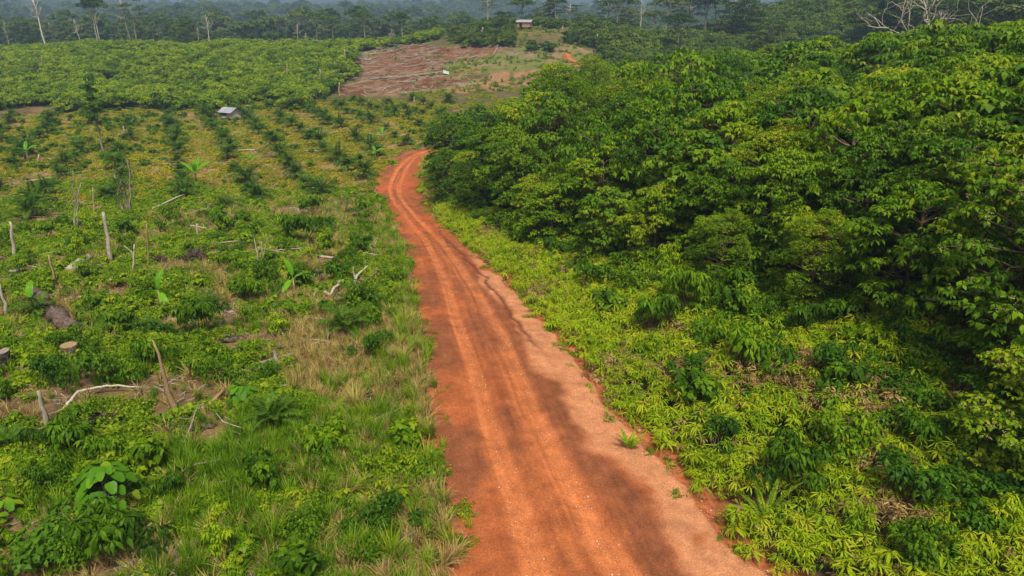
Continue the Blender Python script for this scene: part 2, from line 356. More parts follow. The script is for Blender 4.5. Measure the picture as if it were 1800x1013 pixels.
    r = ramp(nn, [(.3, (.45, .45, .42)), (.5, (.95, .95, .95)), (.72, (1.7, 1.6, 1.5))]); Lk.new(n1.outputs[0], r.inputs[0])
    r2 = ramp(nn, [(.3, (.75, .8, .8)), (.7, (1.2, 1.15, 1.1))]); Lk.new(n2.outputs[0], r2.inputs[0])
    k1 = N.new('ShaderNodeMixRGB'); k1.blend_type = 'MULTIPLY'; k1.inputs[0].default_value = 1; Lk.new(a.outputs['Color'], k1.inputs[1]); Lk.new(r.outputs[0], k1.inputs[2])
    k2 = N.new('ShaderNodeMixRGB'); k2.blend_type = 'MULTIPLY'; k2.inputs[0].default_value = 1; Lk.new(k1.outputs[0], k2.inputs[1]); Lk.new(r2.outputs[0], k2.inputs[2])
    p = N.new('ShaderNodeBsdfPrincipled'); p.inputs['Roughness'].default_value = .95; p.inputs['Specular IOR Level'].default_value = .1; Lk.new(k2.outputs[0], p.inputs['Base Color'])
    b = N.new('ShaderNodeBump'); b.inputs['Strength'].default_value = .7; b.inputs['Distance'].default_value = .12; Lk.new(n1.outputs[0], b.inputs['Height']); Lk.new(b.outputs[0], p.inputs['Normal']); Lk.new(p.outputs[0], o.inputs[0])
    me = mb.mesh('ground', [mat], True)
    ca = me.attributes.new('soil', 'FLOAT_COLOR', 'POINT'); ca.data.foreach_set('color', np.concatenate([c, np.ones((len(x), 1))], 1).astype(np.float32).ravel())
    tag(obj('ground', me), kind='structure')
build_ground()

def build_road():
    ys = [-30.]
    while ys[-1] < YEND: ys.append(ys[-1] + max(.16, .0042 * abs(ys[-1])))
    ys = np.array(ys); nu = 110; u = np.linspace(0, 1, nu)
    U, Y = np.meshgrid(u, ys); l = xl(Y); r = xr(Y); W = r - l; X = l + U * W
    # the two main wheel tracks, as fractions across the road, read along its length
    yk = np.array([-30, 17, 22.5, 28, 36, 48, 60, 72, 88, 105, 130, 300.])
    t1 = np.interp(Y, yk, [.27, .27, .28, .29, .30, .36, .41, .38, .30, .32, .32, .32]); t2 = np.interp(Y, yk, [.52, .53, .53, .55, .60, .63, .66, .60, .50, .58, .6, .6])
    wob = fbm(Y * 0 + 7, Y, 9, 2) * .02; t1 = t1 + wob; t2 = t2 + wob * .6
    ls = np.interp(Y, _l[:, 1], _l[:, 0]); Ws = np.interp(Y, _r[:, 1], _r[:, 0]) - ls; kk = np.exp(-.5 * (np.arange(-8, 9) / 3.5) ** 2); kk /= kk.sum()
    tc1 = np.convolve(np.pad((ls + t1 * Ws)[:, 0], 8, 'edge'), kk, 'valid')[:, None]; tc2 = np.convolve(np.pad((ls + t2 * Ws)[:, 0], 8, 'edge'), kk, 'valid')[:, None]; s1 = X - tc1; s2 = X - tc2
    UW = s1; along = fbm(UW * 2.6, Y * .14, 1.6, 4) + .5; blot = fbm(X, Y, 2.6, 4) + .5; blot2 = fbm(X + 40, Y * .55, 3.6, 3) + .5; fine = fbm(UW * 9, Y * .4, 1.0, 3) + .5
    wn = fbm(Y * 0 + 21, Y, 1.1, 3) * .12; wk = np.interp(Y, [15, 25, 60], [.9, .65, .42]); tr1 = 1 - S(.35, 1, np.abs(s1 + wn * .4) / wk); tr2 = 1 - S(.35, 1, np.abs(s2 - wn * .4) / wk)
    tr3 = np.exp(-((s2 + 1.1 + .25 * np.sin(Y * .13)) / .22) ** 2) * S(30, 60, 70 - Y) * .6 + np.exp(-((s2 + .62) / .12) ** 2) * .4
    track = np.clip(tr1 * (.86 + .5 * (along - .5)) + tr2 * (.80 + .5 * (along - .5)) + tr3 * (along > .45), 0, 1)
    dusty = S(.45, .8, (along * .6 + fine * .4)) * np.exp(-((U - .42) / .26) ** 2) * .75
    # pale gravelly shoulder on the right, dark damp tongues between
    edge_t = np.interp(Y, [0, 17, 20, 23, 26, 30, 36, 44, 60, 80], [.78, .76, .82, .72, .80, .72, .74, .76, .85, .9])
    tan_ = S(-.05, .06, U - edge_t + (blot2 - .5) * .22 + (fbm(X, Y, .7, 3)) * .035) * (1 - S(48, 60, Y)); tan_ *= S(.22, .42, blot + .12)
    dark = np.clip(S(.34, .74, blot * .8 + along * .2) * .50 + .16 + .22 * np.exp(-(((U - (t1 + t2) / 2) * W) / .38) ** 2), 0, 1) * (1 - tan_) * (1 - track)
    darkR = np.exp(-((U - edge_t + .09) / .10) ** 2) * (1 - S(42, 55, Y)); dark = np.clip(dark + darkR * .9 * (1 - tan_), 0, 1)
    darkL = np.exp(-((U - .10) / .12) ** 2) * S(.35, .6, blot); dark = np.clip(dark + darkL * .55, 0, 1)
    red = S(.5, .7, fbm(X + 9, Y * .6, 4.5, 2) + .5) * S(38, 52, Y) * .8
    c = np.ones(X.shape + (3,)) * np.array([.31, .088, .029])
    def mix(c, col, k): k = np.clip(k, 0, 1)[..., None]; return c * (1 - k) + np.array(col) * k
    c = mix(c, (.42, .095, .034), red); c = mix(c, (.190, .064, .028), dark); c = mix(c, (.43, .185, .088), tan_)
    c = mix(c, (.40, .118, .038), dusty * .6); c = mix(c, (.46, .150, .052), track * .8)
    c = mix(c, (.30, .105, .05), (1 - S(.0, .035, np.minimum(U, 1 - U))) * .6)
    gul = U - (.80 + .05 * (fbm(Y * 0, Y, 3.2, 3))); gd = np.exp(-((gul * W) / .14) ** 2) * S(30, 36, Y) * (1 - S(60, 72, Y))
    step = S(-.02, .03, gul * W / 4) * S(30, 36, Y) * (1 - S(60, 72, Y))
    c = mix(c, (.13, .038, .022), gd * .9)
    st1 = fbm(s1 * 7.5, Y * .10, 1.0, 3); st2 = fbm(s1 * 22 + 5, Y * .22, 1.0, 2); inner = np.exp(-((U - .42) / .30) ** 2)
    c = c * (1 + (st1 * .24 + st2 * .15)[..., None] * inner[..., None] * np.array([1, 1.05, 1.1])); c = c * (1 + .22 * fbm(X, Y, .55, 3))[..., None]
    # cross cracks washed by rain
    for yc, a0, a1 in ((36.2, .0, .5), (57.5, .03, .42), (62.5, .05, .35), (75., .5, .95), (46, .02, .3), (83, .1, .6)):
        cy = yc + (U - a0) * 1.6 + fbm(X * 1.2, Y * 0 + yc, 1.5, 3) * .8
        k = np.exp(-((Y - cy) / .07) ** 2) * (U > a0) * (U < a1); c = mix(c, (.15, .045, .028), k * .95)
    Z = H(X, Y) + .05 - .12 * tr1 - .12 * tr2 + .03 * st1 * inner + .03 * (blot - .5) + .02 * fine - .10 * gd + .05 * step + .05 * np.sin(np.clip(U, 0, 1) * pi)
    ed = np.minimum(U, 1 - U) * nu; Z = Z + (fbm(X * 4, Y * 4, 1.3, 2)) * .05 - np.where(ed < .7, .28, 0) - np.where((ed >= .7) & (ed < 1.8), .05, 0)
    m = len(ys); i = np.arange(m - 1)[:, None] * nu; j = np.arange(nu - 1)[None, :]
    f = np.stack([i + j, i + j + 1, i + nu + j + 1, i + nu + j], -1).reshape(-1, 4)
    mb = MB(); mb.add(np.stack([X, Y, Z], -1).reshape(-1, 3), f)
    mat, nn, o = mat_new('red_dirt'); N = nn.nodes; Lk = nn.links
    a = N.new('ShaderNodeAttribute'); a.attribute_name = 'soil'; tc = N.new('ShaderNodeTexCoord')
    n1 = N.new('ShaderNodeTexNoise'); n1.inputs['Scale'].default_value = 16; n1.inputs['Detail'].default_value = 8; n1.inputs['Roughness'].default_value = .8; Lk.new(tc.outputs['Object'], n1.inputs[0])
    n2 = N.new('ShaderNodeTexNoise'); n2.inputs['Scale'].default_value = 1.3; n2.inputs['Detail'].default_value = 6; n2.inputs['Roughness'].default_value = .65; Lk.new(tc.outputs['Object'], n2.inputs[0])
    vo = N.new('ShaderNodeTexVoronoi'); vo.inputs['Scale'].default_value = 11; Lk.new(tc.outputs['Object'], vo.inputs[0])
    r = ramp(nn, [(.32, (.50, .48, .46)), (.5, (1, 1, 1)), (.68, (1.55, 1.6, 1.65))]); Lk.new(n1.outputs[0], r.inputs[0])
    r2 = ramp(nn, [(.3, (.74, .72, .74)), (.7, (1.22, 1.22, 1.2))]); Lk.new(n2.outputs[0], r2.inputs[0])
    r3 = ramp(nn, [(.0, (1.7, 1.9, 2.2)), (.10, (1.25, 1.3, 1.35)), (.17, (1, 1, 1))]); Lk.new(vo.outputs['Distance'], r3.inputs[0])
    prev = a.outputs['Color']
    for q in (r, r2, r3):
        k = N.new('ShaderNodeMixRGB'); k.blend_type = 'MULTIPLY'; k.inputs[0].default_value = 1; Lk.new(prev, k.inputs[1]); Lk.new(q.outputs[0], k.inputs[2]); prev = k.outputs[0]
    p = N.new('ShaderNodeBsdfPrincipled'); p.inputs['Roughness'].default_value = .92; p.inputs['Specular IOR Level'].default_value = .15; Lk.new(prev, p.inputs['Base Color'])
    b = N.new('ShaderNodeBump'); b.inputs['Strength'].default_value = .6; b.inputs['Distance'].default_value = .03; Lk.new(n1.outputs[0], b.inputs['Height']); Lk.new(b.outputs[0], p.inputs['Normal']); Lk.new(p.outputs[0], o.inputs[0])
    me = mb.mesh('dirt_road', [mat], True)
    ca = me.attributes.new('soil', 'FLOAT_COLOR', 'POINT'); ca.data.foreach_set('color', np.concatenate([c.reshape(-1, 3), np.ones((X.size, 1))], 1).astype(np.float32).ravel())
    tag(obj('dirt_road', me), kind='structure')
build_road()

# ================================================================ PLANT MESHES
def r_(seed): return np.random.default_rng(seed)
def whorls(mb, g, P, nleaf, L, W, down, droop, tint, tsp=.12, mat=0, seg=1, up=None):
    n = len(P); a = g.random((n, 1)) * 6.283 + np.arange(nleaf)[None, :] * 6.283 / nleaf + g.normal(0, .25, (n, nleaf))
    el = -down + g.normal(0, .25, (n, nleaf)); D = azd(a, el).reshape(-1, 3)
    if up is not None: D = D + np.repeat(up, nleaf, 0) * .5
    Nn = np.array([0, 0, 1.]) + g.normal(0, .25, (n * nleaf, 3)); PP = np.repeat(P, nleaf, 0) + D * .03
    tt = np.repeat(np.broadcast_to(tint, n), nleaf) + g.normal(0, tsp, n * nleaf)
    LL = L * g.uniform(.65, 1.15, n * nleaf)
    k = g.random(n * nleaf) < .90; LL = LL * np.repeat(g.uniform(.7, 1.25, n), nleaf); q = droop * g.uniform(.4, 1.6, n * nleaf)
    mb.leaves(PP[k], D[k], Nn[k], LL[k], (LL * W / L)[k], q[k], tt[k], mat, seg)
def bend(a, b, g, k=.12, n=5):
    t = np.linspace(0, 1, n)[:, None]; p = a * (1 - t) + b * t; l = np.linalg.norm(b - a)
    return p + np.sin(t * pi) * g.normal(0, k * l, 3) + g.normal(0, .02 * l, (n, 3)) * (t > 0) * (t < 1)
def forest_tree(seed, h=10, rad=3.3, npad=46, L=.36, W=.15, nleaf=7, wp=30, down=.45, leaf='tree', padr=1.0, base=.22, seg=1, flat=.32, yellow=.0):
    g = r_(seed); cr = MB(); tr = MB(); T = []
    lean = g.normal(0, .06, 2); trunk = np.array([[0, 0, -.6], [0, 0, h * .3], [lean[0] * h * .5, lean[1] * h * .5, h * .6], [lean[0] * h, lean[1] * h, h * .93]])
    tt = np.linspace(0, 3, 12); tp = np.stack([np.interp(tt, range(4), trunk[:, i]) for i in range(3)], 1); tp[1:-1, :2] += g.normal(0, .05, (10, 2))
    tr.tube(tp, np.linspace(.018 * h, .004 * h, 12), 7)
    gold = 2.39996; a0 = g.random() * 6
    for k in range(npad):
        f = (k + .5) / npad; zz = base + (1 - base) * f ** .85
        rr = rad * np.sqrt(max(0.03, 1 - ((zz - .52) / .52) ** 2 * .95)) * g.uniform(.62, 1.08)
        if f > .93: rr *= .5
        a = a0 + k * gold + g.normal(0, .3); c = np.array([cos(a) * rr + lean[0] * h * zz, sin(a) * rr + lean[1] * h * zz, h * zz * g.uniform(.95, 1.04)])
        pr = padr * g.uniform(.65, 1.35); m = max(8, int(wp * 1.15 * pr ** 2)); q = np.sqrt(g.random(m)); b = g.random(m) * 6.283
        out = np.array([cos(a), sin(a)])
        X = q * np.cos(b) * pr; Y = q * np.sin(b) * pr
        Z = flat * pr * (1 - q ** 2 * 1.3) + g.normal(0, .10, m) - .22 * (X * out[0] + Y * out[1])
        P = c + np.stack([X, Y, Z], 1)
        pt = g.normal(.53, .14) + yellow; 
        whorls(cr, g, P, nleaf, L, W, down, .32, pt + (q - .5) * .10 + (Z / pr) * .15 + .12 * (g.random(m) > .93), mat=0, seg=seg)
        st = tp[np.argmin(np.abs(tp[:, 2] - (c[2] - .25 * rr - .3)))]
        br = bend(st, c - [0, 0, .1], g); tr.tube(br, np.linspace(.006 * h, .0022 * h, 5), 4, cap=False)
        for e in range(4): 
            q2 = g.integers(0, m); tr.tube(np.array([c - [0, 0, .12], (c + P[q2]) / 2 - [0, 0, .05], P[q2]]), [.022, .014, .008], 3, cap=False)
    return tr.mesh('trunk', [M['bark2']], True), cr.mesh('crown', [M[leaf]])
def shrub(seed, r=1.0, hh=1.1, n=170, L=.2, W=.11, nleaf=5, leaf='weed', down=.35, stems=7, dens=1.0):
    g = r_(seed); mb = MB(); st = MB()
    nb = 9; C = np.stack([g.normal(0, r * .42, nb), g.normal(0, r * .42, nb), g.uniform(.35, .95, nb) * hh], 1)
    k = g.integers(0, nb, n); d = g.normal(0, 1, (n, 3)); d /= np.linalg.norm(d, axis=1)[:, None]; d[:, 2] = np.abs(d[:, 2]) * .9 - .1
    rad = g.uniform(.22, .42, nb)[k] * r
    P = C[k] + d * rad[:, None]; P[:, 2] = np.maximum(P[:, 2], .06)
    whorls(mb, g, P, nleaf, L, W, down, .3, g.normal(.42, .09, nb)[k] + .18 * (d[:, 2] - .4) * .6, .1, seg=1)
    for i in range(min(stems, nb)): st.tube(bend(np.array([g.normal(0, .06), g.normal(0, .06), -.1]), C[i], g, .1), np.linspace(.022, .008, 5) * max(r, .8), 4, cap=False)
    return st, mb
def shrub_mesh(seed, **k):
    leaf = k.get('leaf', 'weed'); st, mb = shrub(seed, **k); a = MB()
    for v, t, (f, m) in [(None, None, (None, None))][:0]: pass
    # stems then leaves in one plant mesh
    off = 0
    a.v = st.v + mb.v; a.t = st.t + mb.t; a.f = [(f, 0) for f, _ in st.f] + [(f + st.n, 1) for f, _ in mb.f]; a.n = st.n + mb.n
    return a.mesh('plant', [M['bark2'], M[leaf]])
def fern_mesh(seed, n=6, R=.55, L=.32, W=.05, leaf='fern', hz=(.12, .6), nl=10, gt=.5):
    g = r_(seed); mb = MB(); P = np.stack([g.normal(0, R * .6, n), g.normal(0, R * .6, n), g.uniform(*hz, n)], 1)
    whorls(mb, g, P, nl, L, W, .02, .5, g.normal(gt, .10, n), .08, seg=2)
    up = P + [0, 0, .05]
    for i in range(n): mb.tube(np.array([[P[i, 0] * .6, P[i, 1] * .6, -.1], P[i] * [.9, .9, .5], P[i]]), [.008, .006, .004], 3, tint=.1, cap=False)
    return mb.mesh('fern', [M[leaf]])
def blades(mb, g, n, R, L, W, lean, tint, tsp=.12, mat=0, base=None, segs=4):
    a = g.random(n) * 6.283; br = R * np.sqrt(g.random(n)) * .5; B = np.stack([np.cos(a) * br, np.sin(a) * br, np.full(n, -.03)], 1)
    if base is not None: B = B + base
    a2 = a + g.normal(0, .6, n); ll = L * g.uniform(.5, 1.15, n); le = lean * g.uniform(.3, 1.3, n)
    t = np.linspace(0, 1, segs + 1)
    ang = le[:, None] * (.25 + 1.55 * t[None, :] ** 1.3)          # from vertical
    dx = np.sin(ang); dz = np.cos(ang); st = ll[:, None] / segs
    hx = np.concatenate([np.zeros((n, 1)), np.cumsum(dx[:, :-1] * st, 1)], 1); hz = np.concatenate([np.zeros((n, 1)), np.cumsum(dz[:, :-1] * st, 1)], 1)
    C = B[:, None, :] + np.stack([hx * np.cos(a2)[:, None], hx * np.sin(a2)[:, None], hz], -1)
    sd = np.stack([-np.sin(a2), np.cos(a2), np.zeros(n)], 1)[:, None, :]; wv = (W * .5 * np.array([.6, 1, .85, .5, .04])[:segs + 1] if segs == 4 else W * .5 * np.linspace(1, .05, segs + 1))[None, :, None]
    V = np.stack([C - sd * wv, C + sd * wv], 2).reshape(-1, 3)
    b = np.arange(n)[:, None, None] * (2 * (segs + 1)) + np.arange(segs)[None, :, None] * 2
    mb.add(V, (b + np.array([0, 1, 3, 2])[None, None, :]).reshape(-1, 4), mat, np.repeat(g.normal(tint, tsp, n), 2 * (segs + 1)))
def grass_mesh(seed, n=42, R=.25, L=.85, W=.018, lean=.75, leaf='grass', tint=.45, tsp=.15):
    g = r_(seed); mb = MB(); blades(mb, g, n, R, L, W, lean, tint, tsp); return mb.mesh('tuft', [M[leaf]])
def frond(mb, g, org, az, el, L, npair, ll, lw, curve, tint, mat=0, v=.5, rr=.02, up=.35, tips=.25):
    t = np.linspace(0, 1, 9); ang = el - curve * t ** 1.4; st = L / 8
    hx = np.concatenate([[0], np.cumsum(np.cos(ang[:-1]) * st)]); hz = np.concatenate([[0], np.cumsum(np.sin(ang[:-1]) * st)])
    d = np.array([cos(az), sin(az)]); C = org + np.stack([hx * d[0], hx * d[1], hz], 1)
    mb.tube(C, np.linspace(rr, rr * .2, 9), 3, mat, tint + .2, cap=False)
    tt = np.linspace(.16, .98, npair); P = np.stack([np.interp(tt, t, C[:, i]) for i in range(3)], 1)
    an = np.interp(tt, t, ang); fw = np.stack([np.cos(an) * d[0], np.cos(an) * d[1], np.sin(an)], 1); sd = np.array([-d[1], d[0], 0])
    Nn = np.cross(fw, sd); Nn *= np.sign(Nn[:, 2:3] + 1e-6)
    prof = np.sin(np.clip(tt * .85 + .15, 0, 1) * pi) ** .6 * (1 - tips * tt) 
    for s in (-1, 1):
        D = fw * .55 + sd * s + Nn * (up + g.normal(0, .15, (npair, 1)))
        mb.leaves(P, D, Nn, ll * prof, lw, .35, tint + g.normal(0, .07, npair), mat)
def palm_mesh(seed, L=1.9, nf=17, hgt=.25):
    g = r_(seed); mb = MB()
    mb.tube(np.array([[0, 0, -.2], [0, 0, hgt], [0, 0, hgt + .25]]), [.16, .17, .09], 7, 1, .5)
    tr = mb; cr = MB()
    for k in range(nf):
        f = k / nf; el = 1.35 - 1.15 * f + g.normal(0, .08)
        frond(cr, g, np.array([0, 0, hgt + .2]), k * 2.4 + g.normal(0, .15), el, L * g.uniform(.8, 1.1), 20, .50, .085, 1.15 + .5 * f, .45 + g.normal(0, .08))
    t2 = MB(); t2.v, t2.f, t2.t, t2.n = tr.v, [(f, 0) for f, _ in tr.f], tr.t, tr.n
    return t2.mesh('trunk', [M['bark2']], True), cr.mesh('fronds', [M['palm']])
def big_blade(mb, g, org, az, el, L, W, curve, tint, mat=0, pet=.25, roll=0):
    """a banana leaf: petiole, midrib and a broad arching blade with torn edges"""
    n = 12; t = np.linspace(0, 1, n); ang = el - curve * t ** 1.5; st = L / (n - 1)
    hx = np.concatenate([[0], np.cumsum(np.cos(ang[:-1]) * st)]); hz = np.concatenate([[0], np.cumsum(np.sin(ang[:-1]) * st)])
    d = np.array([cos(az), sin(az)]); C = org + np.stack([hx * d[0], hx * d[1], hz], 1)
    mb.tube(C, np.linspace(.035, .008, n), 4, mat, tint + .3, cap=False)
    sd = np.array([-d[1] * cos(roll), d[0] * cos(roll), sin(roll)]); k = t > pet * .5; C2 = C[k]; m = len(C2); q = np.linspace(0, 1, m)
    w = W * .5 * np.sin(np.clip(q * .93 + .05, 0, 1) * pi) ** .45 * (1 - .12 * q)
    Nn = np.stack([-np.sin(ang[k]) * d[0], -np.sin(ang[k]) * d[1], np.cos(ang[k])], 1)
    for s in (-1, 1):
        cols = [C2 + .004 * Nn, C2 + sd * s * w[:, None] * .5 + Nn * W * .10, C2 + sd * s * (w * g.uniform(.86, 1.05, m))[:, None] + Nn * W * .06]
        V = np.stack(cols, 1).reshape(-1, 3); i = np.arange(m - 1)[:, None] * 3; j = np.arange(2)[None, :]
        mb.add(V, np.stack([i + j, i + j + 1, i + 4 + j, i + 3 + j], -1).reshape(-1, 4), mat, tint + np.repeat(g.normal(0, .08, m), 3))
def banana(name, p, s, azs, label, els=None, lean=(0, 0), stem=1.3, group=None, W=.55):
    g = r_(int(abs(p[0] * 100 + p[1] * 10))); e = empty(name, p); st = MB(); top = np.array([lean[0], lean[1], stem]) * s
    st.tube(np.array([[0, 0, -.2], [0, 0, stem * .5 * s], top]), [.11 * s, .09 * s, .05 * s], 8); obj('stem', st.mesh('stem', [M['post']], True), e)
    for k, a in enumerate(azs):
        lf = MB(); big_blade(lf, g, top * .98, a, (els[k] if els else g.uniform(.7, 1.2)), 1.7 * s, W * s, g.uniform(.5, 1.4), .5 + .1 * g.normal(), roll=.3 * g.normal())
        obj('leaf', lf.mesh('leaf', [M['banana']], True), e)
    return tag(e, label, 'banana plant', group)
def round_leaf_plant(name, p, s, n, R, hgt, label, seed):
    g = r_(seed); e = empty(name, p, s=s); st = MB(); lf = MB()
    for k in range(3): st.tube(bend(np.array([0, 0, -.1]), np.array([g.normal(0, .15), g.normal(0, .15), hgt * g.uniform(.8, 1.1)]), g), np.linspace(.03, .012, 5), 5, cap=False)
    for k in range(n):
        a = k * 2.4; f = (k + .5) / n; rr = R * sqrt_(f) * g.uniform(.8, 1.1); z = hgt * (1.18 - .85 * f ** 1.3) + g.normal(0, .05)
        c = np.array([cos(a) * rr, sin(a) * rr, z]); L = g.uniform(.22, .5); o = np.array([cos(a), sin(a), 0]); tilt = .35 + .75 * f + g.normal(0, .12)
        D = np.array([cos(a) * cos(tilt), sin(a) * cos(tilt), -sin(tilt)]); Sd = np.array([-sin(a), cos(a), 0]); Nn = np.cross(D, Sd) * -1
        if Nn[2] < 0: Nn = -Nn
        th = np.linspace(0, 2 * pi, 15)[:-1]; rx = np.cos(th); ry = np.sin(th)
        sh = .5 + .06 * np.cos(th) ; ex = np.where(rx > .9, 1.5, 1.0) * np.where(rx < -.9, .75, 1)       # heart shape with a drip tip
        V = c + D * ((rx * sh * ex) * L)[:, None] + Sd * (ry * sh * L * .98)[:, None] + Nn * (.10 * L * np.abs(ry))[:, None] - Nn * (.12 * L * np.clip(rx, 0, 1) ** 2)[:, None]
        V = np.vstack([c + Nn * 0, V]); f3 = [[0, i + 1, (i + 1) % 14 + 1] for i in range(14)]
        lf.add(V, f3, 0, .45 + g.normal(0, .12) + (.35 if g.random() > .86 else 0))
        st.tube(np.array([[0, 0, z * .75], (c + [0, 0, z * .75]) / 2 * [1, 1, 1], c - D * L * .3]), [.012, .009, .007], 3, cap=False)
    obj('stem', st.mesh('stem', [M['bark']], True), e); obj('foliage', lf.mesh('foliage', [M['bigleaf']], True), e)
    return tag(e, label, 'plant')
def sqrt_(v): return math.sqrt(v)
def cauli(mb, g, C, rad, n, size, tint=.45, zs=.7, mat=0):
    d = g.normal(0, 1, (n, 3)); d /= np.linalg.norm(d, axis=1)[:, None]; d[:, 2] = np.where(d[:, 2] < -.35, -d[:, 2], d[:, 2])
    P = C + d * rad * g.uniform(.75, 1.1, (n, 1)) * [1, 1, zs]
    a = g.random(n) * 6.283; T = np.stack([np.cos(a), np.sin(a), g.normal(-.1, .4, n)], 1); Nn = d * .7 + [0, 0, .5] + g.normal(0, .35, (n, 3))
    mb.leaves(P, T, Nn, size * g.uniform(.6, 1.3, n), size * .6, .3, tint + g.normal(0, .12, n) + d[:, 2] * .08, mat)
def tall_tree(seed, h=25, kind='umbrella', leaf='far', bark='bark', cw=.3, dens=1.0, lsz=1.0):
    """rainforest tree: long bare trunk, limbs, clumped crown"""
    g = r_(seed); tr = MB(); cr = MB(); lx, ly = g.normal(0, .025, 2) * h
    t = np.linspace(0, 1, 10); tp = np.stack([lx * t ** 2, ly * t ** 2, -2 + (h * .93 + 2) * t], 1); tp[2:-1, :2] += g.normal(0, .004 * h, (7, 2))
    tr.tube(tp, h * np.linspace(.0135, .006, 10), 7)
    fork = .62 if kind in ('umbrella', 'bare', 'airy') else .3
    nb = {'umbrella': 11, 'oval': 20, 'airy': 13, 'bare': 9, 'narrow': 12}[kind]
    for k in range(nb):
        a = k * 2.4 + g.normal(0, .3); f = g.random() if kind != 'umbrella' else (k + .5) / nb
        if kind == 'umbrella': c = np.array([cos(a) * cw * h * sqrt_(f), sin(a) * cw * h * sqrt_(f), h * (.96 - .16 * f)])
        elif kind == 'oval': zz = .32 + .66 * (k + .5) / nb; rr = cw * h * .8 * math.sqrt(max(.05, 1 - ((zz - .62) / .42) ** 2)) * g.uniform(.5, 1); c = np.array([cos(a) * rr, sin(a) * rr, h * zz])
        elif kind == 'narrow': zz = .35 + .6 * (k + .5) / nb; rr = cw * h * .35 * g.uniform(.3, 1); c = np.array([cos(a) * rr, sin(a) * rr, h * zz])
        else: zz = .58 + .42 * (k + .5) / nb; rr = cw * h * g.uniform(.35, 1) * (1.3 - zz * .6); c = np.array([cos(a) * rr, sin(a) * rr, h * zz * g.uniform(.92, 1.03)])
        c[:2] += [lx * .8, ly * .8]
        stt = tp[np.argmin(np.abs(tp[:, 2] - max(h * (fork - .05), c[2] - h * g.uniform(.12, .25))))]
        b = bend(stt, c, g, .10, 6); tr.tube(b, h * np.linspace(.0055, .0018, 6), 5, cap=False)
        if kind in ('bare', 'airy'):
            for e in range(5):
                q = b[g.integers(2, 6)]; tr.tube(bend(q, q + g.normal(0, .055 * h, 3) + [0, 0, .035 * h], g, .15, 4), h * np.linspace(.0022, .0007, 4), 3, cap=False)
        if kind != 'bare':
            m = int(150 * dens * (1 if kind != 'airy' else .45)); sz = h * .028 * lsz
            cauli(cr, g, c, h * {'umbrella': .085, 'oval': .085, 'airy': .075, 'narrow': .06}[kind] * g.uniform(.8, 1.25), m, sz, .45 + g.normal(0, .1), .6)
    tm = tr.mesh('trunk', [M[bark]], True); return tm, (cr.mesh('crown', [M[leaf]]) if cr.n else None)

# ================================================================ FOREST ON THE RIGHT
def front(y): return xedge(y) + np.interp(y, [10, 22, 28, 35, 42, 52, 65, 80, 110, 135], [20, 16.5, 13.2, 10.3, 8.6, 7.4, 6.0, 5.0, 4.6, 6])
kinds = [dict(h=10, rad=3.4, npad=52, L=.21, W=.085, leaf='tree', wp=58, nleaf=7, down=.35, flat=.25), dict(h=10, rad=3.4, npad=50, L=.44, W=.17, leaf='tree', wp=22), dict(h=10, rad=3.0, npad=46, L=.38, W=.14, leaf='tree', wp=27, flat=.2),
         dict(h=10, rad=3.6, npad=50, L=.54, W=.20, leaf='tree', wp=17, nleaf=6, down=.75), dict(h=10, rad=3.1, npad=50, L=.30, W=.12, leaf='tree2', wp=38, padr=.95),
         dict(h=10, rad=3.3, npad=46, L=.42, W=.17, leaf='tree2', wp=24, down=.6), dict(h=10, rad=3.7, npad=54, L=.42, W=.18, leaf='tree', wp=22, yellow=.05, flat=.15),
         dict(h=10, rad=3.2, npad=46, L=.55, W=.34, leaf='tree2', wp=15, nleaf=5, down=.5, yellow=.12)]
looks = ['feathery fine-leaved forest tree', 'bushy green forest tree', 'small-leaved green forest tree', 'long-leaved forest tree', 'dark small-leaved forest tree', 'dark green forest tree', 'yellow-green layered forest tree', 'broad-leaved green forest tree']
TREES = []
for k, kw in enumerate(kinds):
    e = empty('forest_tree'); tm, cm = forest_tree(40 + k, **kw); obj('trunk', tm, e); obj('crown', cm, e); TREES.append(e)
pts = []
g = r_(3)
cand = np.stack([g.uniform(-20, 125, 26000), g.uniform(17, 142, 26000)], 1)
cand = cand[(cand[:, 0] > front(cand[:, 1]) + g.normal(0, .5, len(cand))) & (cand[:, 0] < .80 * cand[:, 1] + 6)]
cand = cand[np.argsort(cand[:, 1])]
ok = []
for c in cand[g.permutation(len(cand))[:12000]]:
    d = 2.9 + .026 * c[1] + (0 if c[0] - front(c[1]) > 6 else -.7)
    if all((c[0] - q[0]) ** 2 + (c[1] - q[1]) ** 2 > d * d for q in ok): ok.append(c)
ok = np.array(ok); deep = ok[:, 0] - front(ok[:, 1])
order = np.argsort(deep); 
def rank_name(dp): return 'at the front edge of the wood' if dp < 4 else 'just inside the wood' if dp < 9 else 'midway into the wood' if dp < 18 else 'deep in the wood' if dp < 34 else 'far into the wood'
FT = []
used = set(); rk = {}
for c in ok:
    dp = c[0] - front(c[1]); x, y = c; z = H(x, y)
    hh = np.interp(dp, [0, 4, 12, 60], [5.2, 7.8, 9.9, 10.8]) * (1 - S(45, 75, y)) + S(45, 75, y) * np.interp(dp, [0, 3, 10], [7.8, 9.6, 10.4]) * g.uniform(.74, 1.28)
    hh *= np.interp(y, [20, 40, 90, 140], [1.02, 1.0, .97, .74])
    hh *= 1 + .26 * float(S(26, 46, x))
    k = int(g.choice(8, p=[.17, .17, .14, .12, .11, .09, .13, .07])); 
    if dp < 3 and y > 75: k = int(g.choice([0, 4, 5, 7]))
    FT.append([x, y, float(z), hh, k, dp])
FT.sort(key=lambda t: (rank_name(t[5]), t[4], t[1]), reverse=False)
cnt = {}
print('forest trees', len(FT))
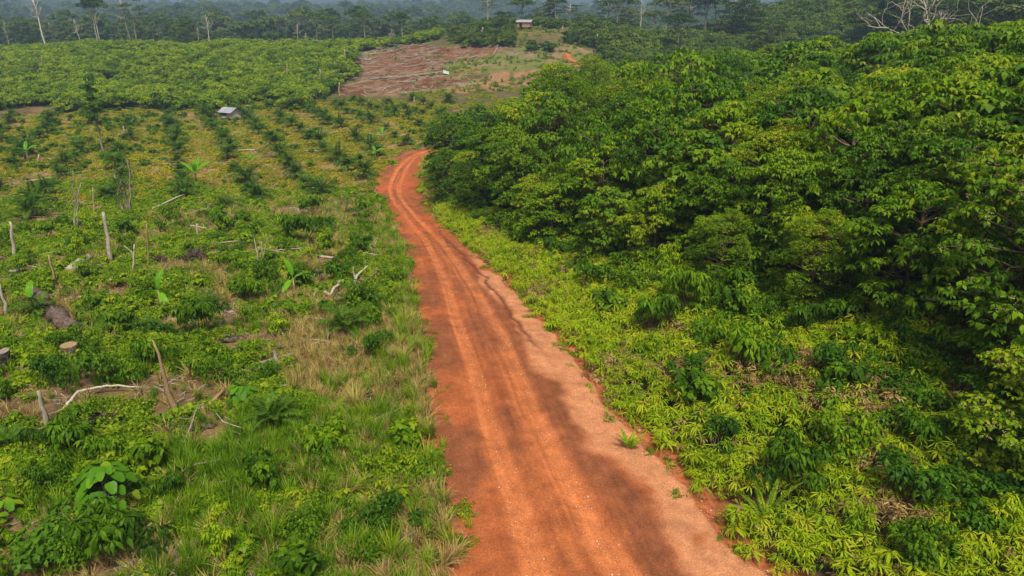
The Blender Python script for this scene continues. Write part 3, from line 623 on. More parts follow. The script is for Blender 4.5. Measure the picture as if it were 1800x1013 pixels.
for x, y, z, hh, k, dp in FT:
    if k not in used: e = TREES[k]; used.add(k)
    else: e = copy_tree(TREES[k])
    s = hh / 10; wd = s * g.uniform(.95, 1.2); e.location = (x, y, z - .1); e.scale = (wd, wd, s); e.rotation_euler = (0, 0, g.random() * 6.283)
    key = (rank_name(dp), k); n = cnt.get(key, 0); cnt[key] = n + 1
    tag(e, '%s %s from the near end %s' % (ordn(n), looks[k], rank_name(dp)), 'tree', 'trees of the wood beside the dirt road')

# two trees with pale flower heads close on the right
def flowering(seed):
    e = empty('flowering_tree'); tm, cm = forest_tree(seed, h=10, rad=3.6, npad=50, L=.34, W=.16, leaf='tree', wp=24, nleaf=6, yellow=.02, down=.55); obj('trunk', tm, e); obj('crown', cm, e)
    V = np.empty(len(cm.vertices) * 3, np.float32); cm.vertices.foreach_get('co', V); V = V.reshape(-1, 3); gg = r_(seed); top = V[gg.permutation(len(V))[:900]]; top = top[top[:, 2] > 3.5]
    mb = MB(); P = np.repeat(top[:230] + [0, 0, .08], 5, 0) + gg.normal(0, .06, (1150, 3)); whorls(mb, gg, P, 3, .07, .05, .0, .2, .5); obj('blossom', mb.mesh('blossom', [M['cream']]), e); return e
fl = flowering(61); fl.location = (19.5, 24.5, float(H(19.5, 24.5)) - .1); fl.scale = (.95, .95, .86); tag(fl, 'yellow-green tree with cream flower heads cut by the right edge', 'tree')
f2 = copy_tree(fl); f2.location = (17.6, 19.0, float(H(17.6, 19.0)) - .6); f2.scale = (.75, .75, .5); f2.rotation_euler = (0, 0, 2.2); tag(f2, 'lower pale-flowered shrubby tree at the bottom right edge', 'tree')
# understory, fern slope and roadside weeds: countless, one object each
UND = [shrub_mesh(60 + i, r=1.0, hh=1.5, n=190, L=[.26, .2, .34][i], W=[.11, .10, .16][i], leaf=['tree', 'tree2', 'weed'][i]) for i in range(3)]
P = sample(-22, 70, 14, 140, .55, lambda x, y: (x > front(y) - 2.2) & (x < front(y) + 14) & ~on_road(x, y, 1.2))
P2 = sample(8, 40, 13, 34, .9, lambda x, y: (x > xedge(y) + 5.5 + 3 * vn(x * .3, y * .3)) & (x < front(y)))
P = np.vstack([P, P2]); scatter('undergrowth', UND, P, rng.uniform(.5, 1.15, len(P)), 'leafy green undergrowth along the foot of the wood', 'undergrowth', tilt=.1)
FERN = [fern_mesh(70 + i, n=[6, 7, 5][i], L=[.30, .27, .34][i], gt=[.50, .62, .74][i]) for i in range(3)]
FERND = [fern_mesh(75, n=6, L=.26, leaf='dry', gt=.2, hz=(.05, .35))]
P = sample(-18, 45, 12, 118, 7.5, lambda x, y: (x > xr(y) + .22 + .3 * vn(x, y)) & (x < front(y) + 1.5) & ((y < 45) | (vn(x, y) > (y - 45) / 120)))
dry = ((fbm(P[:, 0], P[:, 1], 2.6, 3) > .19) & (rng.random(len(P)) < .7)) | (rng.random(len(P)) < .06); bump = (fbm(P[:, 0] + 5, P[:, 1], 2.6, 3) + .45)
P[:, 2] += (np.clip(bump, 0, 1) * .6 + .9 * np.clip(fbm(P[:, 0] + 15, P[:, 1] - 4, 5.5, 2) + .3, 0, 1) * S(2, 6, P[:, 0] - xr(P[:, 1]))) * S(0, 2.0, P[:, 0] - xr(P[:, 1]))
idx = np.where(dry, 3, rng.integers(0, 3, len(P)))
idx = np.where(~dry & (fbm(P[:, 0] + 80, P[:, 1], 5, 2) > .1), 2, idx)
scatter('fern_cover', FERN + FERND, P, rng.uniform(.55, 1.25, len(P)) * np.interp(P[:, 1], [15, 60, 110], [1, 1.05, 1.25]), 'bright green fern thicket covering the bank between road and wood', 'ferns', idx=idx, tilt=.22)

# ================================================================ GROUND COVER ON THE LEFT
_bare = np.array([at(*p)[:2] for p in [(128,588),(112,575),(95,560),(80,545),(64,530),(112,534),(135,530),(160,526),(185,522),(206,520),(128,482),(145,480),(160,474),(178,474),(292,764),(315,763),(335,763),(360,760),(375,758),(360,726),(380,718),
    (450,650),(480,640),(515,630),(545,622),(578,612),(112,726),(140,708),(165,702),(190,700),(225,698),(250,695),(296,572),(320,568),(340,564),(365,556),(386,545),(545,537),(560,532),(580,530),(600,520),(403,556),(430,552),(450,548),(622,510),(636,500),(648,490),
    (218,995),(240,985),(275,970),(8,655),(30,655),(345,466),(325,470),(282,466),(308,742),(300,725),(84,762),(197,468),(240,392),(270,388),(300,380),(392,604),(420,602),(284,548),(518,524),(606,594),(180,755),(640,700)]])
def bare(x, y, rad=.75):
    d = np.full(len(x), 1e9)
    for q in _bare: d = np.minimum(d, np.hypot(x - q[0], y - q[1]) / (rad * (1 + q[1] / 90)))
    return d < 1
left = lambda x, y: (x < xl(y) - .05)
GR = [grass_mesh(80 + i, L=[1.15, .9, .7][i], n=[44, 40, 46][i], W=.028, tint=.42, tsp=.17) for i in range(3)]
GD = [grass_mesh(84 + i, leaf='dry', L=[.95, .7][i], lean=1.15, tint=.42, W=.024, tsp=.2) for i in range(2)]
def g_green(x, y):
    a = inside(PG1, x, y) * .9 + .12 * (y < 75); return np.maximum(a, (fbm(x - 9, y, 6, 3) > .13) * .5 * (y < 70))
PG1 = world_poly([(330,760),(470,720),(520,740),(700,720),(745,800),(700,850),(640,830),(600,900),(560,1060),(230,1060),(290,900),(250,820)])
PG2 = world_poly([(600,420),(680,400),(720,440),(725,520),(690,440),(560,440)])
PG3 = world_poly([(690,420),(725,440),(760,640),(735,620),(700,520)])
PD1 = world_poly([(480,560),(660,560),(740,560),(775,660),(780,740),(700,760),(640,700),(560,720),(500,700),(520,640)])
PD2 = world_poly([(590,830),(700,840),(780,870),(800,1060),(540,1060),(560,960)])
PD3 = world_poly([(555,415),(700,425),(712,450),(560,450)])
def keep(P, p): return P[rng.random(len(P)) < p]
P = sample(-34, 4, 12, 85, 16, left); x, y = P[:, 0], P[:, 1]
P = keep(P, np.clip(inside(PG1, x, y) * .95 + inside(PG2, x, y) * .5 + inside(PG3, x, y) * .55 + inside(PD2, x, y) * .35 + inside(PD1, x, y) * .10 + .05 + .22 * (fbm(x, y, 5, 3) > .12), 0, 1) * np.interp(y, [15, 40, 85], [1, .7, .35]) * np.where(bare(x, y), .15, 1))
scatter('tall_grass', GR, P, rng.uniform(.5, 1.05, len(P)) * np.interp(P[:, 1], [15, 40, 85], [1, .9, .9]), 'long green grass growing beside the dirt road', 'grass', tilt=.15)
P = sample(-34, 5, 12, 85, 10, left); x, y = P[:, 0], P[:, 1]
P = keep(P, np.clip(inside(PD1, x, y) * .85 + inside(PD2, x, y) * .7 + inside(PD3, x, y) * .8 + inside(PG3, x, y) * .3 + .06 + .45 * (fbm(x + 31, y, 4, 3) > .12), 0, 1) * np.interp(y, [15, 40, 85], [1, .8, .5]))
scatter('dry_grass', GD, P, rng.uniform(.5, 1.1, len(P)), 'straw coloured dry grass along the left verge', 'dry grass', tilt=.25)
def weed_mesh(seed, n=34, R=.42, L=.15, W=.085, hz=(.05, .45), leaf='weed', nl=5, down=.3):
    g = r_(seed); mb = MB(); P = np.stack([g.normal(0, R * .55, n), g.normal(0, R * .55, n), g.uniform(*hz, n)], 1); P[:, 2] *= np.exp(-(P[:, 0] ** 2 + P[:, 1] ** 2) / R ** 2 * .7)
    whorls(mb, g, P, nl, L, W, down, .3, g.normal(.54, .13, n), .1, seg=1); return mb.mesh('weed', [M[leaf]])
WD = [weed_mesh(90, L=.18, W=.11, n=26), weed_mesh(91, L=.12, W=.07, n=40), weed_mesh(92, L=.25, W=.17, n=16), weed_mesh(93, L=.22, W=.06, n=28, nl=7)]
P = sample(-62, 4, 12, 92, 6.5, lambda x, y: left(x, y) & ~inside(PD1, x, y)); x, y = P[:, 0], P[:, 1]
den = np.where(fbm(x, y, 3.6, 4) + .18 * S(.5, 4, xl(y) - x) > .13, 1, .10) * np.interp(y, [15, 45, 92], [1, .8, .6]) * (1 - .85 * inside(PG1, x, y)) * (1 - .8 * inside(R_TANMID, x, y)) * (1 - .75 * inside(PD2, x, y))
P = keep(P, den * np.where(bare(x, y), .08, 1)); P[:, 2] += np.clip(fbm(P[:, 0], P[:, 1], 3.6, 4), 0, .6) * .8
scatter('weeds', WD, P, rng.uniform(.6, 1.35, len(P)), 'low broad-leaved weeds regrowing over the cleared ground', 'weeds', tilt=.2)
P = sample(8, 34, 12, 34, 5, lambda x, y: (x > xedge(y) + 6) & (x < front(y)) & (vn(x * .6, y * .6) > .3)); P[:, 2] += rng.uniform(0, .7, len(P))
scatter('slope_weeds', WD, P, rng.uniform(.7, 1.5, len(P)), 'broad-leaved weeds among the ferns on the right slope', 'weeds', tilt=.3)
# a litter of dead twigs
def twig_mesh(seed):
    g = r_(seed); mb = MB()
    for k in range(5):
        a = g.random() * 6.28; L = g.uniform(.3, 1.1); c = np.array([g.normal(0, .3), g.normal(0, .3), .04]); d = np.array([cos(a), sin(a), g.normal(0, .12)]) * L
        mb.tube(bend(c, c + d, g, .06, 4), np.linspace(.018, .006, 4), 4, cap=False)
    return mb.mesh('twigs', [M['dead']])
TW = [twig_mesh(100 + i) for i in range(3)]
P = sample(-110, 4, 13, 170, .55, lambda x, y: left(x, y) & (x < xl(y) - 1.6)); P = keep(P, np.interp(P[:, 1], [15, 60, 170], [1, .8, .35]))
scatter('twig_litter', TW, P, rng.uniform(.5, 1.6, len(P)), 'pale dead twigs littering the cleared ground', 'twigs', tilt=.1)
FL = []
for i in range(2):
    gg = r_(500 + i); mb = MB(); whorls(mb, gg, np.stack([gg.normal(0, .2, 14), gg.normal(0, .2, 14), gg.uniform(.2, .45, 14)], 1), 5, .02, .014, -.1, .1, .5); FL.append(mb.mesh('blossom', [M['blossom']]))
P = sample(-20, -6, 14, 22, 12, lambda x, y: inside(world_poly([(220,965),(330,960),(345,1040),(200,1040)]), x, y)); scatter('white_flowers', FL, P, rng.uniform(.7, 1.2, len(P)), 'patch of tiny white flowers at the bottom left', 'flowers')
TG = [grass_mesh(140 + i, L=1.35, n=60, W=.034, lean=[.6, .85][i], tint=[.55, .72][i], R=.35) for i in range(2)] + [grass_mesh(145, leaf='dry', L=1.2, n=60, W=.026, lean=1.0, tint=.5, R=.35)]
P = sample(-14, 1, 13, 75, 1.6, lambda x, y: left(x, y) & (x > xl(y) - 3.6)); P = keep(P, np.where(P[:, 1] < 45, .75, .5)); scatter('verge_grass', TG, P, rng.uniform(.45, 1.0, len(P)), 'tall arching grass lining the left edge of the road', 'grass', tilt=.15)
P = sample(-16, 12, 13, 100, 3.2, lambda x, y: ((np.abs(x - xl(y) - .15) < .6) | (np.abs(x - xr(y) + .15) < .55))); P[:, 2] -= .02
scatter('edge_tufts', [grass_mesh(160, L=.45, n=22), grass_mesh(161, L=.4, n=20, leaf='dry', tint=.4), WD[1]], P, rng.uniform(.3, .95, len(P)), 'small tufts and seedlings fraying both edges of the dirt road', 'grass', tilt=.2)
# yellow-green creeper carpet between the oil palms
CV = [weed_mesh(110 + i, n=30, R=.75, L=.20, W=.13, hz=(.02, .28), leaf='cover', nl=4) for i in range(3)]
P = sample(-150, 0, 80, 205, 1.5, lambda x, y: left(x, y) & inside(R_PALM, x, y)); x, y = P[:, 0], P[:, 1]
P = keep(P, np.where(fbm(x, y, 5, 4) > -.06, .95, .22)); scatter('creeper_cover', CV, P, rng.uniform(.7, 1.5, len(P)), 'yellow-green creeper carpet between the oil palm rows', 'ground cover')
# knee-high brush between creeper field and near clearing, and tall brush on the hills
P = sample(-80, 0, 60, 110, 1.0, lambda x, y: left(x, y) & ~inside(R_PALM, x, y)); P = keep(P, np.where(fbm(P[:, 0], P[:, 1], 6, 3) > .05, .75, .10) * (1 - .75 * inside(R_TANMID, P[:, 0], P[:, 1])))
scatter('low_brush', WD, P, rng.uniform(1.0, 2.0, len(P)), 'low green brush between the near clearing and the palm field', 'brush')
P = sample(-150, -15, 82, 200, .16, lambda x, y: left(x, y) & inside(R_PALM, x, y)); P = keep(P, np.where(P[:, 0] < -60, .8, .12))
scatter('field_brush', [shrub_mesh(115 + i, r=.8, hh=.8, n=90, L=.26, W=.12, leaf=['tree2', 'weed'][i], stems=2) for i in range(2)], P, rng.uniform(.5, 1.25, len(P)), 'scattered dark brush between the oil palms', 'brush')
P = sample(-90, 20, 178, 320, .13, lambda x, y: inside(R_BROWN, x, y)); PP = P; P = sample(-60, 45, 150, 232, .9, lambda x, y: ~inside(R_PALM, x, y) & ~inside(R_BROWN, x, y) & (x > -45) & ~on_road(x, y, 1) & (fbm(x, y, 7, 3) > -.02) & ~(inside(R_TAN, x, y) & (fbm(x, y, 5, 2) < .12)))
scatter('verge_cover', CV + WD[:1], P, rng.uniform(.7, 1.7, len(P)), 'yellow-green regrowth behind the wood and above the palm rows', 'ground cover'); P = PP; scatter('branch_litter', TW, P, rng.uniform(1.2, 4.0, len(P)), 'tangle of dead branches over the brown clearing', 'branches')
P = sample(-75, -5, 60, 100, .8, lambda x, y: inside(R_TANMID, x, y)); scatter('dead_brush', TW + [GD[0]], P, rng.uniform(.8, 1.8, len(P)), 'dry cut brush on the tan strip below the palm field', 'brush')
SB = [shrub_mesh(120 + i, r=1.5, hh=1.7, n=150, L=.42, W=.17, nleaf=5, leaf='scrub', stems=3) for i in range(3)]
R_SCRUB = world_poly([(-150,250),(-150,20),(0,60),(200,72),(400,76),(520,84),(655,72),(650,90),(625,95),(632,128),(595,168),(560,182),(330,186),(0,196)])
P = sample(-330, -10, 150, 335, .42, lambda x, y: ~inside(R_BROWN, x + 9 * fbm(x, y, 12, 3), y + 14 * fbm(x + 50, y, 12, 3)) & ~inside(R_OPEN, x, y) & ((inside(R_SCRUB, x + 10 * fbm(x + 7, y, 14, 3), y + 34 * fbm(x, y + 30, 13, 3))) | (y > 292)) & (x < -30))
P[:, 2] += fbm(P[:, 0], P[:, 1], 16, 2) * 1.6
scatter('hill_scrub', SB, P, rng.uniform(.8, 1.7, len(P)), 'bright green scrub covering the low hill beyond the palms', 'scrub')
HB = [shrub_mesh(130 + i, r=1.9, hh=2.6, n=170, L=.6, W=.26, nleaf=5, leaf='hillscrub', stems=3) for i in range(3)]
def rhill(x, y): 
    px, py, d = proj(x, y, H(x, y)); return (y > 205) & (px > 1050 + (120 - py) * .15) & (x > 30) | ((y > 250) & (px > 790) & (px < 905) & (py < 84) & (py > 40) & (vn(x * .09, y * .09) > .3)) | ((y > 235) & (px > 930) & (px < 1060) & (py < 92) & (vn(x * .12, y * .12) > .52))
P = sample(-40, 330, 175, 440, .34, rhill); P = P[H(P[:, 0], P[:, 1]) > -8]
scatter('right_hill_scrub', HB, P, rng.uniform(.7, 1.9, len(P)) * np.where(P[:, 0] < 32, .55, 1), 'grey-green scrub blanketing the hill behind the wood', 'scrub')
P = sample(-60, 60, 150, 330, .5, lambda x, y: (inside(R_OPEN, x, y) | inside(R_TAN, x, y) | inside(R_BROWN, x, y) | ((y > 225) & (x < 50) & (x > -40))) & ~on_road(x, y, 1)); P = keep(P, np.where(fbm(P[:, 0], P[:, 1], 12, 3) > .05, .6, .07) * (1 - .9 * inside(R_BROWN, P[:, 0], P[:, 1])))
scatter('slope_brush', WD[:2] + [GR[2]], P, rng.uniform(1.2, 2.6, len(P)), 'thin green brush on the open slope below the hill house', 'brush')
P = sample(-12, 12, 12, 60, 24, lambda x, y: on_road(x, y, .3)); 
def stone_mesh(seed):
    g = r_(seed); me = bpy.data.meshes.new('stone'); import bmesh; bm = bmesh.new(); bmesh.ops.create_icosphere(bm, subdivisions=1, radius=.5)
    for v in bm.verts: v.co = v.co * g.uniform(.7, 1.2); v.co.z *= .6
    bm.to_mesh(me); bm.free(); me.materials.append(M['stone']); return me
ST = [stone_mesh(i) for i in range(3)]
P[:, 2] += .03; scatter('gravel', ST, P, .012 + .05 * rng.random(len(P)) ** 3, 'small pale stones lying on the dirt road', 'gravel')

# ================================================================ FAR FOREST AND RIDGES
FARP = []
for i, (kd, h) in enumerate([('oval', 20), ('umbrella', 26), ('oval', 17), ('narrow', 20), ('airy', 25)]):
    tm, cm = tall_tree(150 + i, h=h, kind=kd, cw=.30, dens=1.1, lsz=1.7); a = bpy.data.meshes.new('far_tree')
    import bmesh; bm = bmesh.new(); bm.from_mesh(tm); bm.from_mesh(cm); n0 = len(tm.polygons); bm.faces.ensure_lookup_table()
    for fi, f in enumerate(bm.faces): f.material_index = int(fi >= n0)
    bm.to_mesh(a); bm.free(); a.materials.append(M['bark' if i == 1 else 'darkbark']); a.materials.append(M['far']); FARP.append(a)
def visible_far(P, top):
    """keep what stands clear of the ridges in front of it, with room for a step to the side"""
    out = np.ones(len(P), bool); T = np.linspace(.12, .97, 26)
    for t in T:
        gx, gy = P[:, 0] * t, P[:, 1] * t; out &= CAMZ + 6 + (P[:, 2] + top - CAMZ) * t > H(gx, gy)
    return out
P = np.vstack([sample(-480, 430, 400, 900, .017), sample(-1100, 1100, 900, 1500, .013), sample(-1700, 1700, 1500, 2300, .009)])
P = P[~((P[:, 1] < 480) & (P[:, 0] > 40))]
gap = (fbm(P[:, 0], P[:, 1], 120, 3) > .22) & (P[:, 1] > 560); P = P[~(gap & (rng.random(len(P)) < .8))]
P = P[visible_far(P, 22)]; print('far', len(P))
scatter('far_forest', FARP, P, rng.uniform(.6, 1.15, len(P)) * np.interp(P[:, 1], [400, 900, 2000], [.8, 1.0, 1.2]), 'hazy rainforest covering the distant valley and ridges', 'forest', tilt=.03, idx=rng.choice(5, len(P), p=[.42, .16, .30, .08, .04]))
P = np.vstack([sample(-420, 60, 395, 620, .02)]); P = P[visible_far(P, 8)]
scatter('valley_thicket', HB, P, rng.uniform(1.5, 3.2, len(P)), 'dark thicket at the foot of the valley trees', 'thicket')

# ================================================================ LABELS BY NEIGHBOURHOOD
LM = {'the split post': (290, 665), 'the cut stump': (127, 610), 'the big fallen log': (95, 560), 'the forked pale branch': (515, 622), 'the round-leaved sapling': (200, 850),
      'the dark round-leaved bush': (428, 680), 'the banana nearest the road': (516, 500), 'the banana beside the burnt roots': (282, 520), 'the double log': (160, 523), 'the burnt root mound': (335, 455),
      'the leaning stake': (190, 420), 'the bent pale branch': (180, 695), 'the broken bark log': (330, 757), 'the curved dead branch': (575, 522), 'the long pale trunk': (270, 372),
      'the leafy bush above the verge': (535, 420), 'the bright road tuft': (704, 775), 'the dark oil palm near the road': (605, 575), 'the twig heap': (235, 985), 'the pale hollow log': (145, 475)}
LM2 = {'the grey-roofed hut': (407, 205), 'the tall slim tree': (152, 225), 'the triple-stemmed sapling': (215, 330), 'the brown clearing': (640, 130), 'the pale boundary post': (405, 176), 'the black stump on the hill foot': (557, 170)}
def px_of(o): p = proj(*o.matrix_world.translation) if False else proj(o.location.x, o.location.y, o.location.z); return p[0], p[1]
def relabel(items, lms, fmt='{o} {n} {r} {l}'):
    b = {}
    for o, noun in items:
        x, y = px_of(o); l = min(lms, key=lambda k: math.hypot((lms[k][0] - x) * .8, lms[k][1] - y)); dx, dy = x - lms[l][0], y - lms[l][1]
        r = ('right of' if dx > 0 else 'left of') if abs(dx) > abs(dy) * 1.1 else ('beyond' if dy < 0 else 'in front of')
        b.setdefault((l, r, noun), []).append((math.hypot(dx, dy), o))
    for (l, r, noun), v in b.items():
        v.sort(key=lambda t: t[0])
        for i, (_, o) in enumerate(v): o['label'] = ('%s %s %s %s' % (ordn(i) if len(v) > 1 else 'single', noun, r, l))

# ================================================================ OIL PALMS IN ROWS
PALM = []
for k in range(4):
    e = empty('oil_palm'); tm, cm = palm_mesh(200 + k, L=[2.0, 1.75, 2.2, 1.5][k], nf=[18, 16, 20, 15][k]); obj('trunk', tm, e); obj('fronds', cm, e); PALM.append(e)
g = r_(21); A0 = at(440, 340)[:2]; da = np.array([-.44, .898]) * 7.6; db = np.array([8.0, 1.0]); rows = {}
for i in range(-15, 12):
    for j in range(-4, 16):
        q = A0 + da * j + db * i + (da * .5 if i % 2 else 0) + g.normal(0, .35, 2)
        if not inside(R_PALM, np.array([q[0]]), np.array([q[1]]))[0] or on_road(q[0], q[1], 2.0) or q[0] > front(q[1]) - 6: continue
        if abs(q[0]) > .76 * q[1] + 3: continue
        if g.random() < (.30 if q[0] < -62 else .08): continue
        rows.setdefault(i, []).append(q)
n = 0
for ri, i in enumerate(sorted(rows, reverse=True)):
    for ci, q in enumerate(sorted(rows[i], key=lambda t: t[1])):
        e = PALM[n] if n < 4 else copy_tree(PALM[int(g.integers(0, 4))]); n += 1
        e.location = (q[0], q[1], float(H(*q))); s = g.uniform(1.0, 1.55); e.scale = (s, s, s * g.uniform(.9, 1.15)); e.rotation_euler = (g.normal(0, .04), g.normal(0, .04), g.random() * 6.28)
        tag(e, '%s young oil palm from the near end of the %s row left of the road' % (ordn(ci), ordn(ri)), 'oil palm', 'young oil palms planted in rows')
print('palms', n)
def lone_palm(px, py, s, label, el=0):
    e = copy_tree(PALM[el]); e.location = at(px, py); e.scale = (s,) * 3; e.rotation_euler = (0, 0, px * .7); tag(e, label, 'oil palm', 'young oil palms near the verge'); return e
lone_palm(606, 588, .95, 'dark stiff young oil palm on bare soil just left of the road')
lone_palm(637, 548, 1.0, 'bright green arching young palm behind the dark one near the road', 2)
lone_palm(484, 752, .85, 'feathery grey-green palm in the tall grass below the forked branch', 1)
lone_palm(252, 592, .8, 'spiky dark palm on the brown soil patch under the banana', 3)
lone_palm(398, 372, 1.1, 'dark solitary oil palm below the end of the palm rows', 0)
lone_palm(22, 800, .8, 'small pale-tipped palm at the left edge among weeds', 3)
lone_palm(70, 560, .9, 'dark arching palm beside the big fallen log', 1)
lone_palm(370, 550, .8, 'dark green palm left of the bent twigs on brown soil', 1)

# ================================================================ SHRUBS ON THE LEFT
SH = []
spec = [('leafy_shrub', 'bright round-leaved shrub', dict(r=.75, hh=1.0, n=130, L=.24, W=.17, leaf='weed', nleaf=4, down=.45)),
        ('leafy_shrub', 'dense small-leaved shrub', dict(r=.8, hh=.9, n=240, L=.15, W=.075, leaf='weed')),
        ('leafy_shrub', 'droopy long-leaved shrub', dict(r=.7, hh=1.1, n=150, L=.26, W=.08, leaf='tree', nleaf=7, down=.6)),
        ('leafy_shrub', 'dark green shrub', dict(r=.9, hh=1.0, n=220, L=.17, W=.09, leaf='tree2')),
        ('leafy_shrub', 'yellow-green fine-leaved shrub', dict(r=.6, hh=1.0, n=160, L=.17, W=.05, leaf='fern', nleaf=7))]
for i, (nm, noun, kw) in enumerate(spec):
    st, mb = shrub(300 + i, **kw); e = empty(nm); obj('stem', st.mesh('stem', [M['bark2']], True), e); obj('foliage', mb.mesh('foliage', [M[kw['leaf']]]), e); SH.append(e)
R_NEAR = world_poly([(-60,430),(150,395),(420,380),(660,372),(690,430),(715,560),(740,650),(735,760),(700,860),(740,1050),(-60,1050)])
g = r_(33); ok = []; items = []; usedS = set()
c = np.stack([g.uniform(-48, 2, 6000), g.uniform(15, 84, 6000)], 1); c = c[inside(R_NEAR, c[:, 0], c[:, 1]) & (c[:, 0] < xl(c[:, 1]) - .9)]
for q in c:
    v = inside(PG1, q[:1], q[1:2])[0] or inside(PD2, q[:1], q[1:2])[0] or inside(PD1, q[:1], q[1:2])[0]
    if v and g.random() < .85: continue
    if fbm(q[0], q[1], 7, 3) < -.16 or bare(q[:1], q[1:2], 1.2)[0]: continue
    if all(np.hypot(*(q - o)) > 1.15 + q[1] * .030 for o in ok): ok.append(q)
for q in ok[:265]:
    k = int(g.choice(5, p=[.30, .22, .22, .12, .14]))
    if k not in usedS: e = SH[k]; usedS.add(k)
    else: e = copy_tree(SH[k])
    s = g.uniform(.55, 1.35) * np.interp(q[1], [15, 80], [.95, 1.3]); e.location = (q[0], q[1], float(H(*q))); e.scale = (s, s, s * g.uniform(.9, 1.6)); e.rotation_euler = (0, 0, g.random() * 6.28)
    tag(e, None, 'shrub', 'shrubs regrowing on the left clearing'); items.append((e, spec[k][1]))
print('shrubs', len(items)); relabel(items, LM)
items = []; ok = []
for q in np.stack([g.uniform(3, 24, 3000), g.uniform(15, 60, 3000)], 1):
    if not (xr(q[1:2])[0] + 2.2 < q[0] < front(q[1]) + .5) or g.random() > float(S(2, 9, q[0] - xr(q[1:2])[0])) + .08 or q[0] > .78 * q[1] + 2: continue
    if all(np.hypot(*(q - o)) > 2.0 for o in ok): ok.append(q)
for q in ok[:70]:
    k = int(g.choice(5, p=[.2, .15, .3, .1, .25])); e = copy_tree(SH[k]); s = g.uniform(.8, 1.7); e.location = (q[0], q[1], float(H(*q)) + .3); e.scale = (s, s, s * g.uniform(1.0, 1.5)); e.rotation_euler = (0, 0, g.random() * 6.28)
    tag(e, None, 'shrub', 'shrubs among the ferns on the right slope'); items.append((e, spec[k][1]))
relabel(items, {'the tall sword fern by the road': (1345, 880), 'the lower pale-flowered tree': (1740, 800), 'the shaded fern under the wood': (1520, 560), 'the small fern on the bank': (1105, 790), 'the narrow middle of the fern bank': (1020, 560)})

# ================================================================ DISTINCT PLANTS
banana('banana_plant', at(518, 516), .82, [2.6, 4.4, .9], 'banana plant with one upright bright leaf on the clearing nearest the road', els=[1.45, -.2, .3], W=.62)
banana('banana_plant', at(284, 540), .85, [1.2, 5.5, 3.3], 'banana plant with a broad upright leaf beside the burnt roots', els=[1.5, -.3, .1], W=.6)
banana('banana_plant', at(58, 548), .8, [1.7, 4.0, .2], 'banana plant with a round bright leaf behind the big fallen log', els=[1.4, .2, .3], W=.65, stem=.9)
banana('banana_plant', at(347, 330), 1.5, [.3, 1.5, 2.8, 4.0, 5.2], 'pale large-leaved banana standing in the third palm row', els=[.9, 1.1, .8, .6, .9], W=.5)
banana('banana_plant', at(440, 297), 1.1, [.1, 1.4, 2.9, 4.1, 5.3], 'spreading yellow-green banana among the oil palms', els=[.5, .8, .5, .6, .5])
banana('banana_plant', at(672, 250), 1.2, [.2, 1.6, 3.0, 4.5], 'pale banana plant left of the road bend', els=[.7, .8, .6, .5])
banana('banana_plant', at(660, 282), 1.0, [.4, 1.9, 3.2, 4.7], 'low pale banana plant by the far road verge', els=[.6, .7, .6, .5])
banana('banana_plant', at(50, 285), 1.2, [.4, 1.9, 3.2, 4.7], 'banana plant with one yellow leaf near the left edge', els=[.9, 1.2, .6, .8])
round_leaf_plant('round_leaf_sapling', at(200, 905), 1.15, 46, .95, 1.5, 'tall sapling with big bright heart-shaped leaves near the bottom left', 1)
round_leaf_plant('round_leaf_sapling', at(428, 712), .95, 24, .65, .9, 'dark glossy round-leaved bush right of the split post', 2)
round_leaf_plant('round_leaf_sapling', at(15, 905), .8, 14, .6, .7, 'low round-leaved plant at the bottom left edge', 3)
round_leaf_plant('round_leaf_sapling', at(510, 790), .55, 12, .5, .7, 'small yellowish round-leaved plant in the tall grass', 4)
def single_shrub(px, py, k, s, label, sz=None):
    e = copy_tree(SH[k]); e.location = at(px, py); e.scale = s if not np.isscalar(s) else (s,) * 3; e.rotation_euler = (0, 0, px * .37); tag(e, label, 'shrub'); return e
for k in list(e for e in []): pass
single_shrub(535, 428, 2, (1.9, 1.9, 2.5), 'large leafy bush on the clearing above the left verge')
single_shrub(60, 1000, 3, (1.7, 1.7, 1.6), 'wide dark spreading shrub in the bottom left corner')
single_shrub(210, 990, 2, (1.6, 1.6, 1.7), 'dense droopy bush under the heart-leaved sapling')
single_shrub(395, 985, 4, (.9, .9, 1.4), 'yellow fern-leaved shrub in the tall grass at the bottom')
single_shrub(640, 1000, 1, (.9, .9, 1.0), 'small leafy shrub in the dry grass at the bottom')
single_shrub(440, 520, 0, (1.0, 1.0, .9), 'bright leafy shrub left of the banana nearest the road')
single_shrub(520, 560, 1, (1.3, 1.3, 1.1), 'bright bushy shrub in front of the curved dead branch')
single_shrub(720, 745, 4, (.5, .5, 1.0), 'thin yellow-tipped shrub at the road verge')
def big_fern(px, py, n, L, label, leaf='fern', ll=.2):
    g = r_(int(px)); e = empty('sword_fern', at(px, py)); 
    for k in range(n):
        mb = MB(); frond(mb, g, np.array([0, 0, .05]), k * 2.4, g.uniform(.7, 1.35), L * g.uniform(.75, 1.1), 34, ll, .045, .8, .45, rr=.012, up=.1, tips=.5); obj('frond', mb.mesh('frond', [M[leaf]]), e)
    return tag(e, label, 'fern')
big_fern(1345, 915, 8, 1.9, 'tall sword fern standing at the road edge on the bottom right')
big_fern(1105, 790, 6, 1.0, 'small sword fern at the fern bank edge')
big_fern(955, 425, 10, 2.2, 'arching long-fronded fern at the foot of the wood')
big_fern(1545, 575, 7, 2.0, 'dark sword fern at the foot of the wood on the right', 'tree')
big_fern(1490, 545, 7, 2.0, 'sword fern in the shade under the wood', 'tree')
big_fern(800, 392, 8, 1.6, 'bright fern where the bank meets the curving road')
big_fern(770, 372, 8, 1.5, 'small bright fern at the road bend')
